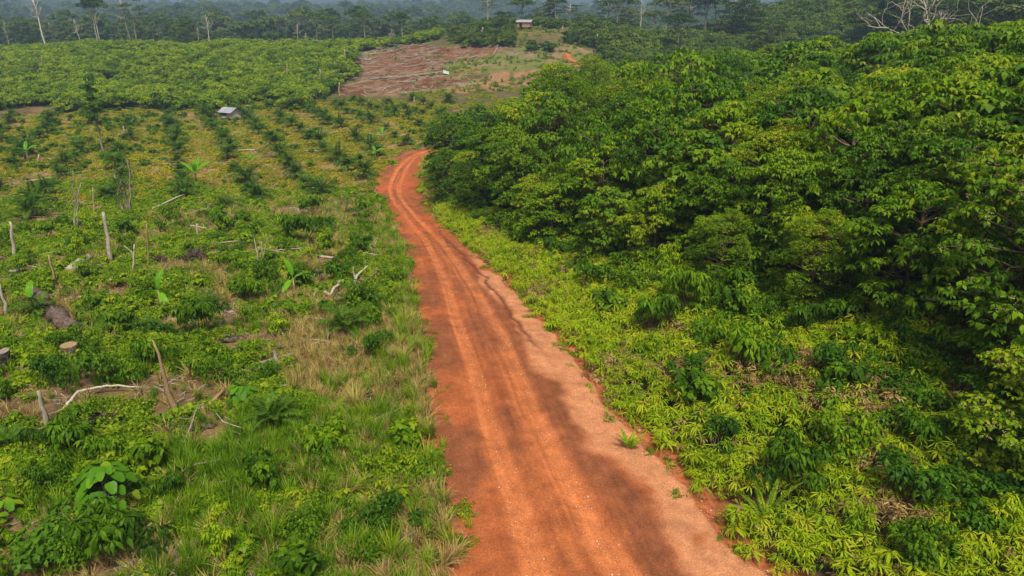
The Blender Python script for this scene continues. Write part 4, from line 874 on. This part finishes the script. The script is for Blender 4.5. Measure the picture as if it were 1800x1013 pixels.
def tuft(px, py, s, label, leaf='grass', L=1.0, n=80, lean=.6, tint=.6):
    mb = MB(); blades(mb, r_(int(px + py)), n, .35, L, .036, lean, tint, .12); o = obj('grass_tuft', mb.mesh('grass_tuft', [M[leaf]])); o.location = at(px, py); o.scale = (s,) * 3; return tag(o, label, 'grass tuft')
tuft(705, 803, 1.0, 'tall bright green grass tuft at the left edge of the road', n=110)
tuft(625, 720, 1.2, 'large straw and green grass tuft with arching blades', 'dry', 1.1, 130, .9, .5)
tuft(710, 500, 1.3, 'long green grass tuft hugging the left verge', n=90)
tuft(706, 470, 1.2, 'bright grass tuft beside the narrowing road', n=80)
tuft(705, 640, 1.2, 'dry grass tuft leaning over the road edge', 'dry', 1.0, 120, 1.0, .55)
tuft(600, 440, 1.5, 'straw coloured grass clump right of the leafy bush', 'dry', .9, 120, 1.0, .25)
tuft(1680, 955, 1.2, 'green arching grass tuft low on the right slope', n=60, L=1.2)
tuft(1560, 900, 1.2, 'half-dry grass tuft among the ferns at bottom right', 'dry', 1.2, 60, .9, .7)
tuft(780, 790, .6, 'small green tuft growing on the red roadside soil', n=40)
tuft(825, 930, .5, 'tiny tuft sprouting at the bottom left of the road', n=30, tint=.8)

# ================================================================ DEAD WOOD
def up_at(p, px, py): d = ray(px, py); k = p[1] / d[1]; return np.array([d[0] * k, p[1], CAMZ + d[2] * k])
def stake(bx, by, tx, ty, wpx, label, mat='dead', group='dead stakes standing on the cleared ground', name='dead_stake', tw=.6, fork=False, cat='dead stake'):
    b = at(bx, by); t = up_at(b, tx, ty); dep = proj(*b)[2]; r = wpx / F * dep / 2; g = r_(int(bx * 7 + by)); mb = MB()
    n = 7; q = np.linspace(0, 1, n)[:, None]; P = b * (1 - q) + t * q; P[0] -= (t - b) / np.linalg.norm(t - b) * .3; P[1:-1] += g.normal(0, r * .35, (n - 2, 3))
    o0 = np.array(b); mb.tube(P - o0, r * np.linspace(1.1, tw, n), 7, 0, rough=.15, r=g)
    if fork:
        for s in (-1, 1):
            st = P[4 + (s > 0)] - o0; L = np.linalg.norm(t - b); mb.tube(bend(st, st + np.array([s * .16 * L, g.normal(0, .1) * L, .30 * L]), g, .08), r * np.linspace(.6, .2, 5), 5)
    o = obj(name, mb.mesh(name, [M[mat]], True)); o.location = o0; return tag(o, label, cat, group)
def log(pts, wpx, label, mat='dead', name='fallen_log', lift=.5, taper=.6, forks=(), group=None, cat='fallen log', rough=.12, hollow=False):
    """a trunk or branch lying on the ground through the given points of the ground"""
    W = [at(*p[:2]) for p in pts]; dep = proj(*W[0])[2]; r = wpx / F * dep / 2; g = r_(int(pts[0][0] * 3 + pts[0][1]))
    for w_, p in zip(W, pts): w_[2] += r * lift + (p[2] if len(p) > 2 else 0)
    W = np.array(W); n = 6 * (len(W) - 1) + 1; q = np.linspace(0, len(W) - 1, n); P = np.stack([np.interp(q, range(len(W)), W[:, i]) for i in range(3)], 1)
    P[1:-1] = (P[:-2] + P[1:-1] * 2 + P[2:]) / 4; P[1:-1] += g.normal(0, r * .25, (n - 2, 3)); o0 = P[0].copy(); mb = MB(); P = P - o0; R = r * np.linspace(1, taper, n)
    for k in range(n):                                      # keep it on top of the ground
        gz = float(H(P[k, 0] + o0[0], P[k, 1] + o0[1])); P[k, 2] = max(P[k, 2], gz + R[k] * .3 - o0[2])
    mb.tube(P, R, 9 if wpx > 6 else 6, 0, rough=rough, r=g)
    for t, dx, dy, dz in forks:
        k = int(t * (n - 1)); a = P[k]; mb.tube(bend(a, a + np.array([dx, dy, dz]), g, .1), R[k] * np.linspace(.75, .25, 5), 5)
    o = obj(name, mb.mesh(name, [M[mat]], True)); o.location = o0; return tag(o, label, cat, group)
log([(130,592),(95,560,.25),(62,528,.35)], 30, 'big dark fallen log slanting beside the cut stump', 'logbark', taper=.75)
log([(112,531),(160,522),(208,516)], 9, 'grey upper log of the double log left of the banana', 'dead'); log([(118,533),(150,528),(200,523)], 7, 'charred lower log lying against the grey one', 'burnt')
log([(126,478),(158,466,.3)], 16, 'pale hollow log end in the weeds above the double log', 'dead', taper=1.1, rough=.25)
log([(150,480),(178,468,.1)], 12, 'charred split log beside the pale hollow one', 'burnt', rough=.3)
log([(292,758),(335,757),(378,752)], 12, 'short broken bark log above the tall grass', 'logbark', rough=.3, taper=.8)
log([(360,722),(396,698,.35)], 9, 'short pale pole leaning in the weeds below the round-leaved bush', 'post')
log([(450,644),(515,623),(578,603,.2)], 7, 'long forked pale branch lying on the dry grass', forks=((.5, 1.5, .25, .05), (.55, .5, 1.0, .1)), taper=.5)
log([(632,602),(678,594)], 4, 'short pale stick at the left verge', taper=.7, name='dead_branch', cat='branch')
log([(112,720),(140,700,.3),(190,691,.35),(250,689,.2)], 6, 'bent pale branch arching over the weeds', name='dead_branch', cat='branch', taper=.5)
log([(225,716),(252,694,.3)], 4, 'thin pale twig below the bent branch', name='dead_branch', cat='branch')
log([(296,565),(340,557),(386,536,.25)], 6, 'pale branch across the brown soil under the banana', name='dead_branch', cat='branch')
log([(545,533),(560,520,.35),(580,524,.1),(600,508,.5)], 9, 'thick curved dead branch on the brown soil', name='dead_branch', cat='branch', taper=.5)
log([(403,551),(450,543,.15)], 6, 'rough dead branch beside the small stump', name='dead_branch', cat='branch', forks=((.3, .1, 0, .6),))
log([(622,505),(628,492,.3),(648,480,.5)], 6, 'pale y-shaped branch on the brown bank', name='dead_branch', cat='branch', forks=((.4, -.1, 0, .9),))
log([(640,512),(648,500,.2)], 4, 'short pale stick beside the y-shaped branch', name='dead_branch', cat='branch')
log([(216,388),(262,375,.25),(326,354,.7)], 6, 'long pale trunk propped across the edge of the palm field', forks=((.7, 2.0, .3, -.2),), taper=.5)
log([(348,377),(385,370)], 4, 'pale stick right of the long pale trunk', name='dead_branch', cat='branch')
log([(410,367),(425,368)], 3, 'short pale stick at the end of the palm rows', name='dead_branch', cat='branch')
log([(195,975),(215,990,.2),(245,1008)], 9, 'thick dead branch in the twig heap at bottom left', name='dead_branch', cat='branch')
log([(218,992),(240,965,.5),(275,952,.7)], 6, 'thin pale branch rising from the twig heap', name='dead_branch', cat='branch', forks=((.5, -.4, 0, .3),))
log([(392,602),(440,600)], 14, 'charred log half hidden in weeds', 'burnt', rough=.3)
log([(240,575),(262,572,.1)], 5, 'short dead stick on the brown soil', name='dead_branch', cat='branch')
log([(20,552),(30,566,.1),(68,562)], 4, 'pale bent twig left of the big fallen log', name='dead_branch', cat='branch')
log([(10,516),(36,530)], 4, 'pale stick at the left edge above the log', name='dead_branch', cat='branch')
log([(770,672),(822,673)], 2.5, 'thin pale twig lying on the red road', name='dead_branch', cat='branch')
log([(655,335),(668,346)], 4, 'short pale log at the outer edge of the road bend')
log([(-4,112),(25,108),(56,102)], 6, 'long pale log on the hill at the left edge')
log([(58,172),(66,173),(69,180)], 3, 'crooked white branch on the foot of the hill', name='dead_branch', cat='branch')
# stumps
def stump(px, py, w, h, label, mat='logbark', top='cut', lean=0):
    p = at(px, py); dep = proj(*p)[2]; r = w / F * dep / 2; hh = h / F * dep; g = r_(int(px)); e = empty('tree_stump', p); mb = MB()
    mb.tube(np.array([[0, 0, -.25], [0, 0, 0], [lean * .2, 0, hh * .25], [lean * .5, 0, hh * .7], [lean, 0, hh]]), r * np.array([1.5, 1.35, 1.05, .95, 1.0]), 14, 0, rough=.12, r=g); obj('bark', mb.mesh('bark', [M[mat]], True), e)
    mb = MB(); mb.tube(np.array([[lean, 0, hh - .02], [lean, 0, hh + .02]]), r * .93, 14, rough=.05, r=g); obj('cut_face', mb.mesh('cut_face', [M[top]]), e); return tag(e, label, 'stump')
stump(127, 632, 28, 28, 'dark tree stump with a pale cut top left of the split post')
stump(8, 648, 26, 34, 'charred stump with a grey split face at the left edge', 'burnt', 'dead', .1)
stump(283, 610, 10, 14, 'small dark stump with a pale side behind the split post', 'burnt', 'cut')
stump(358, 728, 9, 18, 'small pale stump at the foot of the leaning pole', 'post', 'cut')
stump(485, 548, 8, 16, 'small grey stump on the brown soil by the curved branch', 'dead', 'cut')
stump(307, 395, 8, 10, 'short pale stump near the end of the long pale trunk', 'dead', 'cut')
stump(95, 358, 14, 10, 'charred stump in the palm field on the left', 'burnt', 'burnt')
def roots(px, py, w, label):
    p = at(px, py); dep = proj(*p)[2]; r = w / F * dep / 2; g = r_(int(px)); mb = MB()
    import bmesh
    mb.tube(np.array([[-r, 0, -.1], [-r * .5, 0, r * .45], [0, 0, r * .7], [r * .6, 0, r * .4], [r, 0, -.1]]), r * np.array([.2, .45, .5, .4, .2]), 14, 0, rough=.55, r=g)
    for k in range(40):
        a = g.random() * 6.28; c = np.array([g.normal(0, r * .4), g.normal(0, r * .2), r * .5]); mb.tube(bend(c, c + azd(np.array(a), g.uniform(-.2, 1.1)) * r * g.uniform(.8, 1.5), g, .2), .035 * r * np.linspace(1.6, .3, 5), 4)
    o = obj('root_mound', mb.mesh('root_mound', [M['char']])); o.location = p; return tag(o, label, 'root mound')
roots(345, 462, 38, 'blackened mound of upturned roots behind the banana'); roots(282, 462, 22, 'smaller blackened root heap left of the big root mound')
roots(180, 690 + 60, 40, 'low brown root heap under the bent pale branch')
# standing stakes, posts and bare saplings
stake(308, 733, 268, 598, 11, 'tall split plank post leaning left in the weeds', 'post', tw=.25, name='split_post', cat='post', group=None)
stake(84, 755, 67, 688, 9, 'pale weathered post leaning at the far left', name='weathered_post', cat='post', group=None)
stake(197, 462, 181, 373, 7, 'tall leaning grey stake on the clearing', tw=.7)
stake(26, 452, 17, 390, 6, 'grey stake near the left edge below the palm field'); stake(99, 502, 85, 448, 4, 'thin yellowish stake above the double log', 'post')
stake(11, 552, -2, 498, 6, 'broken pale stake at the very left edge'); stake(193, 505, 193, 490, 5, 'short white stub beside the hollow log')
stake(234, 490, 236, 430, 4, 'white forked dead sapling behind the banana', fork=True, group='bare saplings', name='bare_sapling', cat='sapling'); stake(261, 470, 258, 393, 4, 'thin mossy stake at the end of the long trunk', 'post')
stake(346, 420, 346, 394, 4, 'short upright stake above the root mound'); stake(462, 462, 460, 425, 3, 'thin pale stick left of the leafy bush')
stake(587, 548, 584, 530, 5, 'short white marker stick near the road'); stake(543, 545, 541, 528, 2.5, 'thin pale stick in front of the curved branch')
stake(720, 500, 722, 478, 3, 'thin pale stick on the left verge')
it = []
for bx, by, tx, ty, wp, mt in [(354,234,350,212,3.5,'post'),(265,236,264,219,3,'burnt'),(357,232,356,222,2.5,'post'),(405,183,406,169,3.5,'dead'),(606,110,606,87,3.5,'dead'),(563,150,562,122,3.5,'dead'),(572,161,570,135,3,'burnt'),
        (557,177,556,155,4,'burnt'),(505,139,504,112,2.5,'post'),(597,172,596,145,3,'post'),(588,121,588,108,2.5,'post'),(75,131,73,100,2.5,'post'),(99,155,93,140,3,'dead'),(38,82,37,62,3,'post'),(43,80,42,60,3,'post'),(31,93,30,82,3,'post'),
        (58,106,57,92,3,'dead'),(121,190,120,183,2.5,'dead'),(69,290,68,272,3.5,'dead'),(43,282,42,250,3.5,'burnt'),(220,240,217,222,3,'dead'),(728,180,728,170,2.5,'dead'),(848,60,848,48,3.5,'dead'),(830,60,829,47,3,'dead'),(1051,88,1050,60,2.5,'post'),(1044,98,1043,85,2.5,'burnt'),(62,375,60,352,4,'burnt'),
        (1048,70,1047,52,3,'post'),(948,54,948,47,3,'post'),(988,52,989,46,3,'dead'),(140,345,134,318,3,'post'),(166,378,163,330,3,'post'),(310,300,312,318,3,'burnt')]:
    if ty >= by: continue
    o = stake(bx, by, tx, ty, wp, None, mt); it.append((o, {'dead': 'pale dead stake', 'post': 'mossy brown stake', 'burnt': 'charred stake'}[mt]))
LM3 = dict(LM2); LM3.update({'the hill house': (922, 45), 'the far road patch': (1003, 105), 'the left hill log': (25, 107), 'the first bare sapling': (138, 360)})
relabel(it, LM3)
def sapling(px, py, tops, wpx, label, leafy=False):
    b = at(px, py); dep = proj(*b)[2]; g = r_(int(px * 3)); e = empty('bare_sapling', b); mb = MB(); tips = []
    for tx, ty in tops:
        t = up_at(b, tx, ty) - b; pth = bend(np.array([g.normal(0, .1), 0, -.2]), t, g, .05, 8); mb.tube(pth, wpx / F * dep / 2 * np.linspace(1, .3, 8), 5)
        for k in range(5): q = pth[g.integers(3, 8)]; tip = q + g.normal(0, .09, 3) * np.linalg.norm(t) + [0, 0, .12 * np.linalg.norm(t)]; tips.append(tip); mb.tube(bend(q, tip, g, .1, 4), wpx / F * dep / 2 * np.linspace(.4, .12, 4), 3)
    obj('stems', mb.mesh('stems', [M['bark']], True), e)
    if leafy:
        lf = MB(); P = np.repeat(np.array(tips), 9, 0) + g.normal(0, .28, (len(tips) * 9, 3)); whorls(lf, g, P, 4, .22, .10, .5, .3, .5); obj('leaves', lf.mesh('leaves', [M['weed']]), e)
    return tag(e, label, 'sapling')
sapling(226, 378, [(200, 305), (213, 315), (222, 280), (208, 296)], 5, 'pale triple-stemmed bare sapling in the palm field', True)
sapling(138, 402, [(128, 300), (142, 322)], 4, 'thin forked bare sapling left of the leaning stake', True)
sapling(655, 452, [(662, 425), (650, 430)], 3, 'low twisted bare sapling near the left verge'); sapling(458, 470, [(470, 425), (446, 418)], 3, 'twisted pale bare sapling left of the leafy bush')
# logs strewn over the brown clearing and the palm field
g = r_(77); it = []
def strew(region, x0, x1, y0, y1, n, wmin, wmax, L0, L1, noun, grp):
    k = 0
    while k < n:
        q = np.array([g.uniform(x0, x1), g.uniform(y0, y1)])
        if not inside(region, q[:1], q[1:])[0] or on_road(q[0], q[1], 2): continue
        a = g.normal(0, .9) + (pi if g.random() < .5 else 0); L = g.uniform(L0, L1); r = g.uniform(wmin, wmax); m = 6; t = np.linspace(-.5, .5, m)
        P = np.stack([q[0] + cos(a) * L * t, q[1] + sin(a) * L * t + g.normal(0, L * .03, m)], 1); z = H(P[:, 0], P[:, 1]); z = np.maximum(z, z.mean() - .2) + r * .7; z = z + abs(g.normal(0, .10)) * L * np.linspace(0, 1, m)
        P3 = np.column_stack([P, z]); o0 = P3[2].copy(); mb = MB(); mb.tube(P3 - o0, r * np.linspace(1, .5, m), 6, rough=.1, r=g)
        if g.random() < .6: s_ = P3[3] - o0; mb.tube(bend(s_, s_ + np.array([g.normal(0, .15) * L, g.normal(0, .15) * L, .08 * L + r]), g, .1), r * np.linspace(.6, .2, 5), 4)
        o = obj('fallen_log', mb.mesh('fallen_log', [M['dead']], True)); o.location = o0; tag(o, None, 'fallen log', grp); it.append((o, noun)); k += 1
strew(R_BROWN, -75, 20, 180, 310, 56, .08, .17, 3, 11, 'pale fallen log', 'felled logs on the brown clearing')
relabel(it, {'the red soil at the clearing left': (660, 120), 'the mint sheet': (787, 127), 'the long felled trunk': (715, 134), 'the clearing crest': (740, 92), 'the clearing right end': (850, 95), 'the lower clearing edge': (640, 158)}); it = []
strew(R_PALM, -135, -20, 95, 190, 46, .06, .13, 1.2, 4.5, 'pale fallen stick', 'sticks lying in the palm field'); relabel(it, LM2)
it = []; strew(R_NEAR, -40, -2, 17, 75, 44, .025, .06, .9, 3.2, 'pale dead branch', 'dead branches among the weeds of the clearing')
for o, _ in it: o.location.z += .22; o['category'] = 'branch'; o.name = 'dead_branch'
strew(R_NEAR, -40, -4, 20, 75, 10, .08, .16, 1.4, 3.2, 'short grey log', 'short logs among the weeds of the clearing')
relabel(it, LM)
log([(650,141),(715,135),(775,128)], 4.5, 'longest pale felled trunk on the brown clearing', taper=.7, group=None)
e = empty('sheet_shelter', at(783, 131)); mb = MB(); mb.box((0, 0, .75), (1.9, 1.5, .06), 0, .2); o = obj('roof_sheet', mb.mesh('roof_sheet', [M['tarp']]), e); o.rotation_euler = (.5, .35, 0); mb = MB(); mb.box((-1.9, .2, .35), (1.1, .8, .05)); o = obj('side_sheet', mb.mesh('side_sheet', [M['tarp']]), e); o.rotation_euler = (.3, -.5, .4)
mb = MB(); 
for s in (-1, 1): mb.tube(np.array([[s * 1.3, .6, -.2], [s * 1.3, .6, 1.1]]), .05, 5)
obj('frame', mb.mesh('frame', [M['dead']]), e); tag(e, 'collapsed mint-white sheet shelter on the brown clearing', 'shelter')
e = empty('field_tent', at(114, 79)); mb = MB(); v = [[-2, -1, 0], [2, -1, 0], [2, 1, 0], [-2, 1, 0], [-2, 0, 1.1], [2, 0, 1.1]]
mb.add(v, [[0, 1, 5, 4], [2, 3, 4, 5]]); mb.add(v, [[0, 4, 3], [1, 2, 5]]); o = obj('tarp', mb.mesh('tarp', [M['tarp2']]), e); o.location = (0, 0, 1.3); mb = MB()
for x in (-1.9, 1.9):
    for y in (-.9, .9): mb.tube(np.array([[x, y, -.3], [x, y, 1.35]]), .05, 5)
obj('poles', mb.mesh('poles', [M['dead']]), e); tag(e, 'small orange tarp shelter on the hill crest at far left', 'shelter')

# ================================================================ HUTS
def hut(name, p, rz, L, D, hw, hr, stilts, wall, roofm, label, ridge='x', eave=.45, openface=True):
    """boarded hut on stilts: floor, boarded walls, corner posts, sheet roof in two slopes"""
    e = empty(name, p, rz); wl = MB(); t = .06
    wl.box((L / 2 - t / 2, 0, stilts + hw / 2), (t, D, hw)); wl.box((-L / 2 + t / 2, 0, stilts + hw / 2), (t, D - .004, hw))
    wl.box((0, D / 2 - t / 2, stilts + hw / 2), (L - 2 * t - .004, t, hw))
    if openface: wl.box((L * .30, -D / 2 + t / 2, stilts + hw / 2), (L * .36, t, hw)); wl.box((-L * .16, -D / 2 + t / 2, stilts + hw * .2), (L * .5, t, hw * .4))
    else: wl.box((L * .17, -D / 2 + t / 2, stilts + hw / 2), (L * .60, t, hw)); wl.box((-L * .40, -D / 2 + t / 2, stilts + hw / 2), (L * .16, t, hw))
    for s in (-1, 1):                                         # gable triangles
        x = s * (L / 2 - t / 2); z0 = stilts + hw + .002; v = [[x - t / 2, -D / 2, z0], [x - t / 2, D / 2, z0], [x - t / 2, 0, z0 + hr], [x + t / 2, -D / 2, z0], [x + t / 2, D / 2, z0], [x + t / 2, 0, z0 + hr]]
        wl.add(v, [[0, 1, 2], [3, 5, 4]]); wl.add(v, [[0, 2, 5, 3], [1, 4, 5, 2], [0, 3, 4, 1]])
    obj('wall', wl.mesh('wall', [M[wall]]), e)
    fl = MB(); fl.box((0, 0, stilts - .06), (L + .1, D + .1, .1)); obj('floor', fl.mesh('floor', [M['shadewood']]), e)
    for sx in (-1, 0, 1):
        for sy in (-1, 1): q = MB(); q.tube(np.array([[sx * (L / 2 - .1), sy * (D / 2 - .1), -.5], [sx * (L / 2 - .1), sy * (D / 2 - .1), stilts - .1]]), .07, 6); obj('stilt', q.mesh('stilt', [M['shadewood']]), e)
    rf = MB(); zr = stilts + hw + hr + .05; k = 1 + 2 * eave / D
    for s in (-1, 1):
        n = 16; xs = np.linspace(-L / 2 - eave, L / 2 + eave, n * 2 + 1); zz = np.where(np.arange(n * 2 + 1) % 2, .025, 0.)
        a = np.stack([xs, np.zeros_like(xs), zr + zz], 1); b = np.stack([xs, np.full_like(xs, s * D / 2 * k), zr - hr * k + zz], 1); V = np.vstack([a, b, a - [0, 0, .03], b - [0, 0, .03]]); m = len(xs); i = np.arange(m - 1)[:, None]
        rf.add(V, np.vstack([i + [0, 1, m + 1, m], i + [2 * m, 3 * m, 3 * m + 1, 2 * m + 1], i + [m, m + 1, 3 * m + 1, 3 * m]]))
    obj('roof', rf.mesh('roof', [M[roofm]]), e)
    return tag(e, label, 'hut')
hut('field_hut', at(407, 211), radians(-28), 3.4, 2.9, 1.5, .75, .5, 'board', 'roof', 'small hut with grey sheet roof beyond the oil palm rows')
hut('hill_house', at(922, 51), radians(-12), 5.3, 3.6, 1.9, .7, .7, 'board2', 'roof', 'brown boarded house on stilts with pale roof on the hilltop', openface=False)

# ================================================================ TALL TREES BEYOND THE FIELDS
TT = {}
for k, (kd, lf, bk, cw) in {'umb': ('umbrella', 'far', 'palebark', .24), 'umb2': ('umbrella', 'far', 'palebark', .17), 'oval': ('oval', 'far', 'bark2', .24), 'nar': ('narrow', 'far', 'palebark', .3), 'airy': ('airy', 'far', 'palebark', .28), 'bare': ('bare', 'far', 'palebark', .22), 'bare2': ('bare', 'far', 'palebark', .12), 'dark': ('oval', 'hillscrub', 'bark2', .34), 'slim': ('narrow', 'tree2', 'palebark', .26)}.items():
    tm, cm = tall_tree(400 + len(TT), h=25, kind=kd, leaf=lf, bark=bk, cw=cw, dens=1.5); TT[k] = (tm, cm)
NM = {'umb': 'umbrella_tree', 'umb2': 'umbrella_tree', 'oval': 'forest_tree', 'nar': 'slender_tree', 'airy': 'airy_tree', 'bare': 'dead_tree', 'bare2': 'dead_tree', 'dark': 'forest_tree', 'slim': 'slender_tree'}
def tall(px, d, topy, k, label, wide=1.0, group='tall trees left standing beyond the fields'):
    dr = ray(px, topy); y = d; x = dr[0] / dr[1] * d; zt = CAMZ + dr[2] / dr[1] * d; z = float(H(x, y)); s = max(zt - z, 3) / 25
    e = empty(NM[k], (x, y, z), random.random() * 6.28, (s * wide, s * wide, s)); obj('trunk', TT[k][0], e)
    if TT[k][1]: obj('crown', TT[k][1], e)
    return tag(e, label, 'tree', group)
for a in [(57,300,-14,'bare2','tall bare pale tree with broken top at the left'),(155,300,-6,'umb2','tall straight pale tree with a flat crown on the hill'),(5,340,34,'bare2','thin pale dead trunk at the top left corner'),
    (163,345,10,'bare2','leaning pale dead trunk behind the straight tall tree'),(213,330,-8,'bare','tall pale dead tree, left one of the twin pair'),(227,325,0,'airy','broad grey dead tree, right one of the twin pair'),(48,345,34,'oval','dark bushy tree behind the first bare trunk'),(86,360,36,'nar','narrow dark tree near the left corner'),
    (293,320,36,'nar','brownish round-topped tree left of the dark pair'),(325,322,27,'oval','dense dark tree, tallest of the dark pair'),(310,335,42,'oval','shorter dark tree beside the tallest dark one'),(345,330,45,'bare2','short pale dead trunk between the dark pair and the branched one'),(361,318,22,'bare','pale branched dead tree right of the dark pair'),(371,330,56,'nar','small dark tree at the foot of the branched dead tree'),
    (459,700,12,'bare2','far pale trunk on the hazy rise'),(490,330,72,'bare2','short white stub on the left hill crest'),(520,330,39,'bare','pale forked dead tree above the bright scrub'),(536,335,56,'bare2','thin pale pole tree right of the forked dead one'),(553,370,20,'umb','dark big-crowned tree above the left hill'),(582,365,29,'umb2','slim umbrella tree beside the big-crowned tree'),
    (566,400,45,'oval','low dark tree between the two umbrella trees'),(638,345,17,'umb2','flat-crowned tree with clear white trunk left of the brown clearing'),(630,380,35,'oval','dark tree behind the flat-crowned tree'),(684,345,56,'bare2','bare forked trunk left of the clearing crest tree'),(705,312,23,'umb2','tall umbrella tree standing on the brown clearing crest'),(715,345,45,'oval','dark bushy tree behind the crest umbrella tree'),
    (740,350,42,'nar','dark slender tree right of the crest umbrella tree'),(766,350,27,'oval','spreading dark tree behind the clearing'),(790,350,40,'oval','low round tree left of the white stubs'),(808,345,42,'nar','small tree left of the airy giant'),(857,320,-6,'airy','large airy grey-crowned tree left of the hill house'),(880,330,20,'umb2','thin tree between the airy giant and the hill house'),
    (885,322,27,'oval','round green tree left of the hill house'),(918,345,-4,'umb2','umbrella tree rising behind the hill house'),(945,325,15,'dark','bushy tree right of the hill house'),(977,315,-6,'umb2','tall dark tree right of the hill house'),(966,320,2,'oval','leafy tree beside the tall dark hilltop tree'),(1002,330,5,'airy','thin airy tree behind the hilltop trees'),
    (1025,325,22,'dark','dark bushy tree on the saddle right of the hill house'),(1045,345,28,'dark','low dark tree on the saddle'),(1070,320,-4,'airy','grey-crowned tree, left one of the saddle cluster'),(1085,310,-8,'umb','big dark tree in the middle of the saddle cluster'),(1105,325,12,'oval','brownish tree, right one of the saddle cluster'),(1130,315,-8,'bare','bare white-trunked tree with spreading limbs'),
    (1155,345,18,'umb','small umbrella tree right of the bare white one'),(1173,318,-6,'umb','white-trunked tree with its crown to the right'),(1216,322,-10,'airy','tall airy tree against the pale sky'),(1245,315,-12,'umb2','dark-crowned tree with pale trunk against the sky'),(1262,330,-6,'umb2','slim tree right of the dark-crowned one'),(1196,260,24,'umb2','thin pale tree standing in the hill scrub'),
    (1300,300,-10,'dark','dark tree at the left shoulder of the scrub hill'),(1316,310,-2,'oval','narrow dark tree beside the shoulder tree'),(1355,240,35,'dark','small dark tree in the middle of the scrub hill'),(1560,250,-14,'dark','dark tree left of the great bare tree'),(1590,240,-10,'oval','leafy dark tree behind the great bare tree'),
    (1690,225,-12,'dark','dark tree right of the great bare tree'),(1730,215,-16,'oval','tall leafy tree near the right corner'),(1775,205,-18,'dark','large dark tree at the top right corner'),(1660,240,0,'airy','grey twiggy tree beside the great bare tree'),(1800,190,-20,'oval','dark tree cut by the right edge at the top')]:
    tall(*a, wide=1.9 if (a[0] > 870 and a[3] not in ('bare', 'bare2')) else 1.25)
tall(152, 118, 128, 'slim', 'tall slim leafy tree with bare lower trunk in the palm field', .9, group=None)
g = r_(91); it = []
for k in range(70):
    px = g.uniform(-40, 1000); d = g.uniform(370, 520); kd = str(g.choice(['oval', 'nar', 'umb2', 'airy', 'bare2', 'umb', 'dark'], p=[.26, .2, .16, .12, .12, .06, .08]))
    ty = g.uniform(38, 68) if px > 250 else g.uniform(22, 52)
    if 870 < px: ty = g.uniform(20, 40)
    e = tall(px, d, ty, kd, None, group='trees in the valley behind the low hill'); it.append((px, e, kd))
it.sort(key=lambda t: t[0]); cn = {}
NN = {'oval': 'round-crowned', 'nar': 'slender', 'umb2': 'flat-crowned', 'airy': 'thin-crowned', 'bare2': 'bare pale', 'umb': 'wide-crowned', 'dark': 'dark bushy'}
for px, e, kd in it: cn[kd] = cn.get(kd, 0) + 1; e['label'] = '%s %s valley tree from the left behind the low hill' % (ordn(cn[kd] - 1), NN[kd])
# the great bare tree on the right
def great_bare(px, d, basey, topy, label):
    b = at(px, basey); dr = ray(px, basey); y = d; x = dr[0] / dr[1] * y; z = float(H(x, y)) ; g = r_(5); zt = CAMZ + ray(px, topy)[2] / ray(px, topy)[1] * d; h = (zt - z) * 1.35
    e = empty('bare_tree', (x, y, z)); mb = MB(); tw = MB()
    def grow(p, d_, L, r, lv):
        pth = [p]; q = p.copy(); dd = d_.copy()
        for i in range(5): dd = dd + g.normal(0, .16, 3); dd[2] += .04; dd /= np.linalg.norm(dd); q = q + dd * L / 5; pth.append(q.copy())
        (mb if lv < 3 else tw).tube(np.array(pth), r * np.linspace(1, .62, 6), 7 if lv < 2 else 4, cap=False)
        if lv >= 5: return
        for s in range(3 if lv < 4 else 2):
            dn = dd + g.normal(0, .62, 3) + [0, 0, .12]; dn /= np.linalg.norm(dn); grow(pth[-1 if s == 0 else int(g.integers(2, 5))], dn, L * g.uniform(.55, .85), r * .55, lv + 1)
    grow(np.array([0, 0, -1.]), np.array([.05, 0, 1.]), h * .42, h * .022, 0)
    obj('trunk', mb.mesh('trunk', [M['dead']], True), e); obj('twigs', tw.mesh('twigs', [M['dead']]), e); return tag(e, label, 'bare tree')
great_bare(1625, 150, 100, -5, 'great bare pale tree with twisting limbs above the wood')

# ================================================================ HAZE
import bmesh
bm = bmesh.new(); bmesh.ops.create_cube(bm, size=1); me = bpy.data.meshes.new('haze'); bm.to_mesh(me); bm.free()
hz = obj('haze', me); hz.scale = (5700, 5700, 190); hz.location = (0, 0, -45 + 95); tag(hz, 'thin blue haze filling the valley', kind='stuff')
m, nn, o = mat_new('haze'); pv = nn.nodes.new('ShaderNodeVolumePrincipled'); pv.inputs['Color'].default_value = (.48, .68, 1, 1); pv.inputs['Density'].default_value = .00033; pv.inputs['Anisotropy'].default_value = .1
nn.links.new(pv.outputs[0], o.inputs['Volume']); me.materials.append(m)
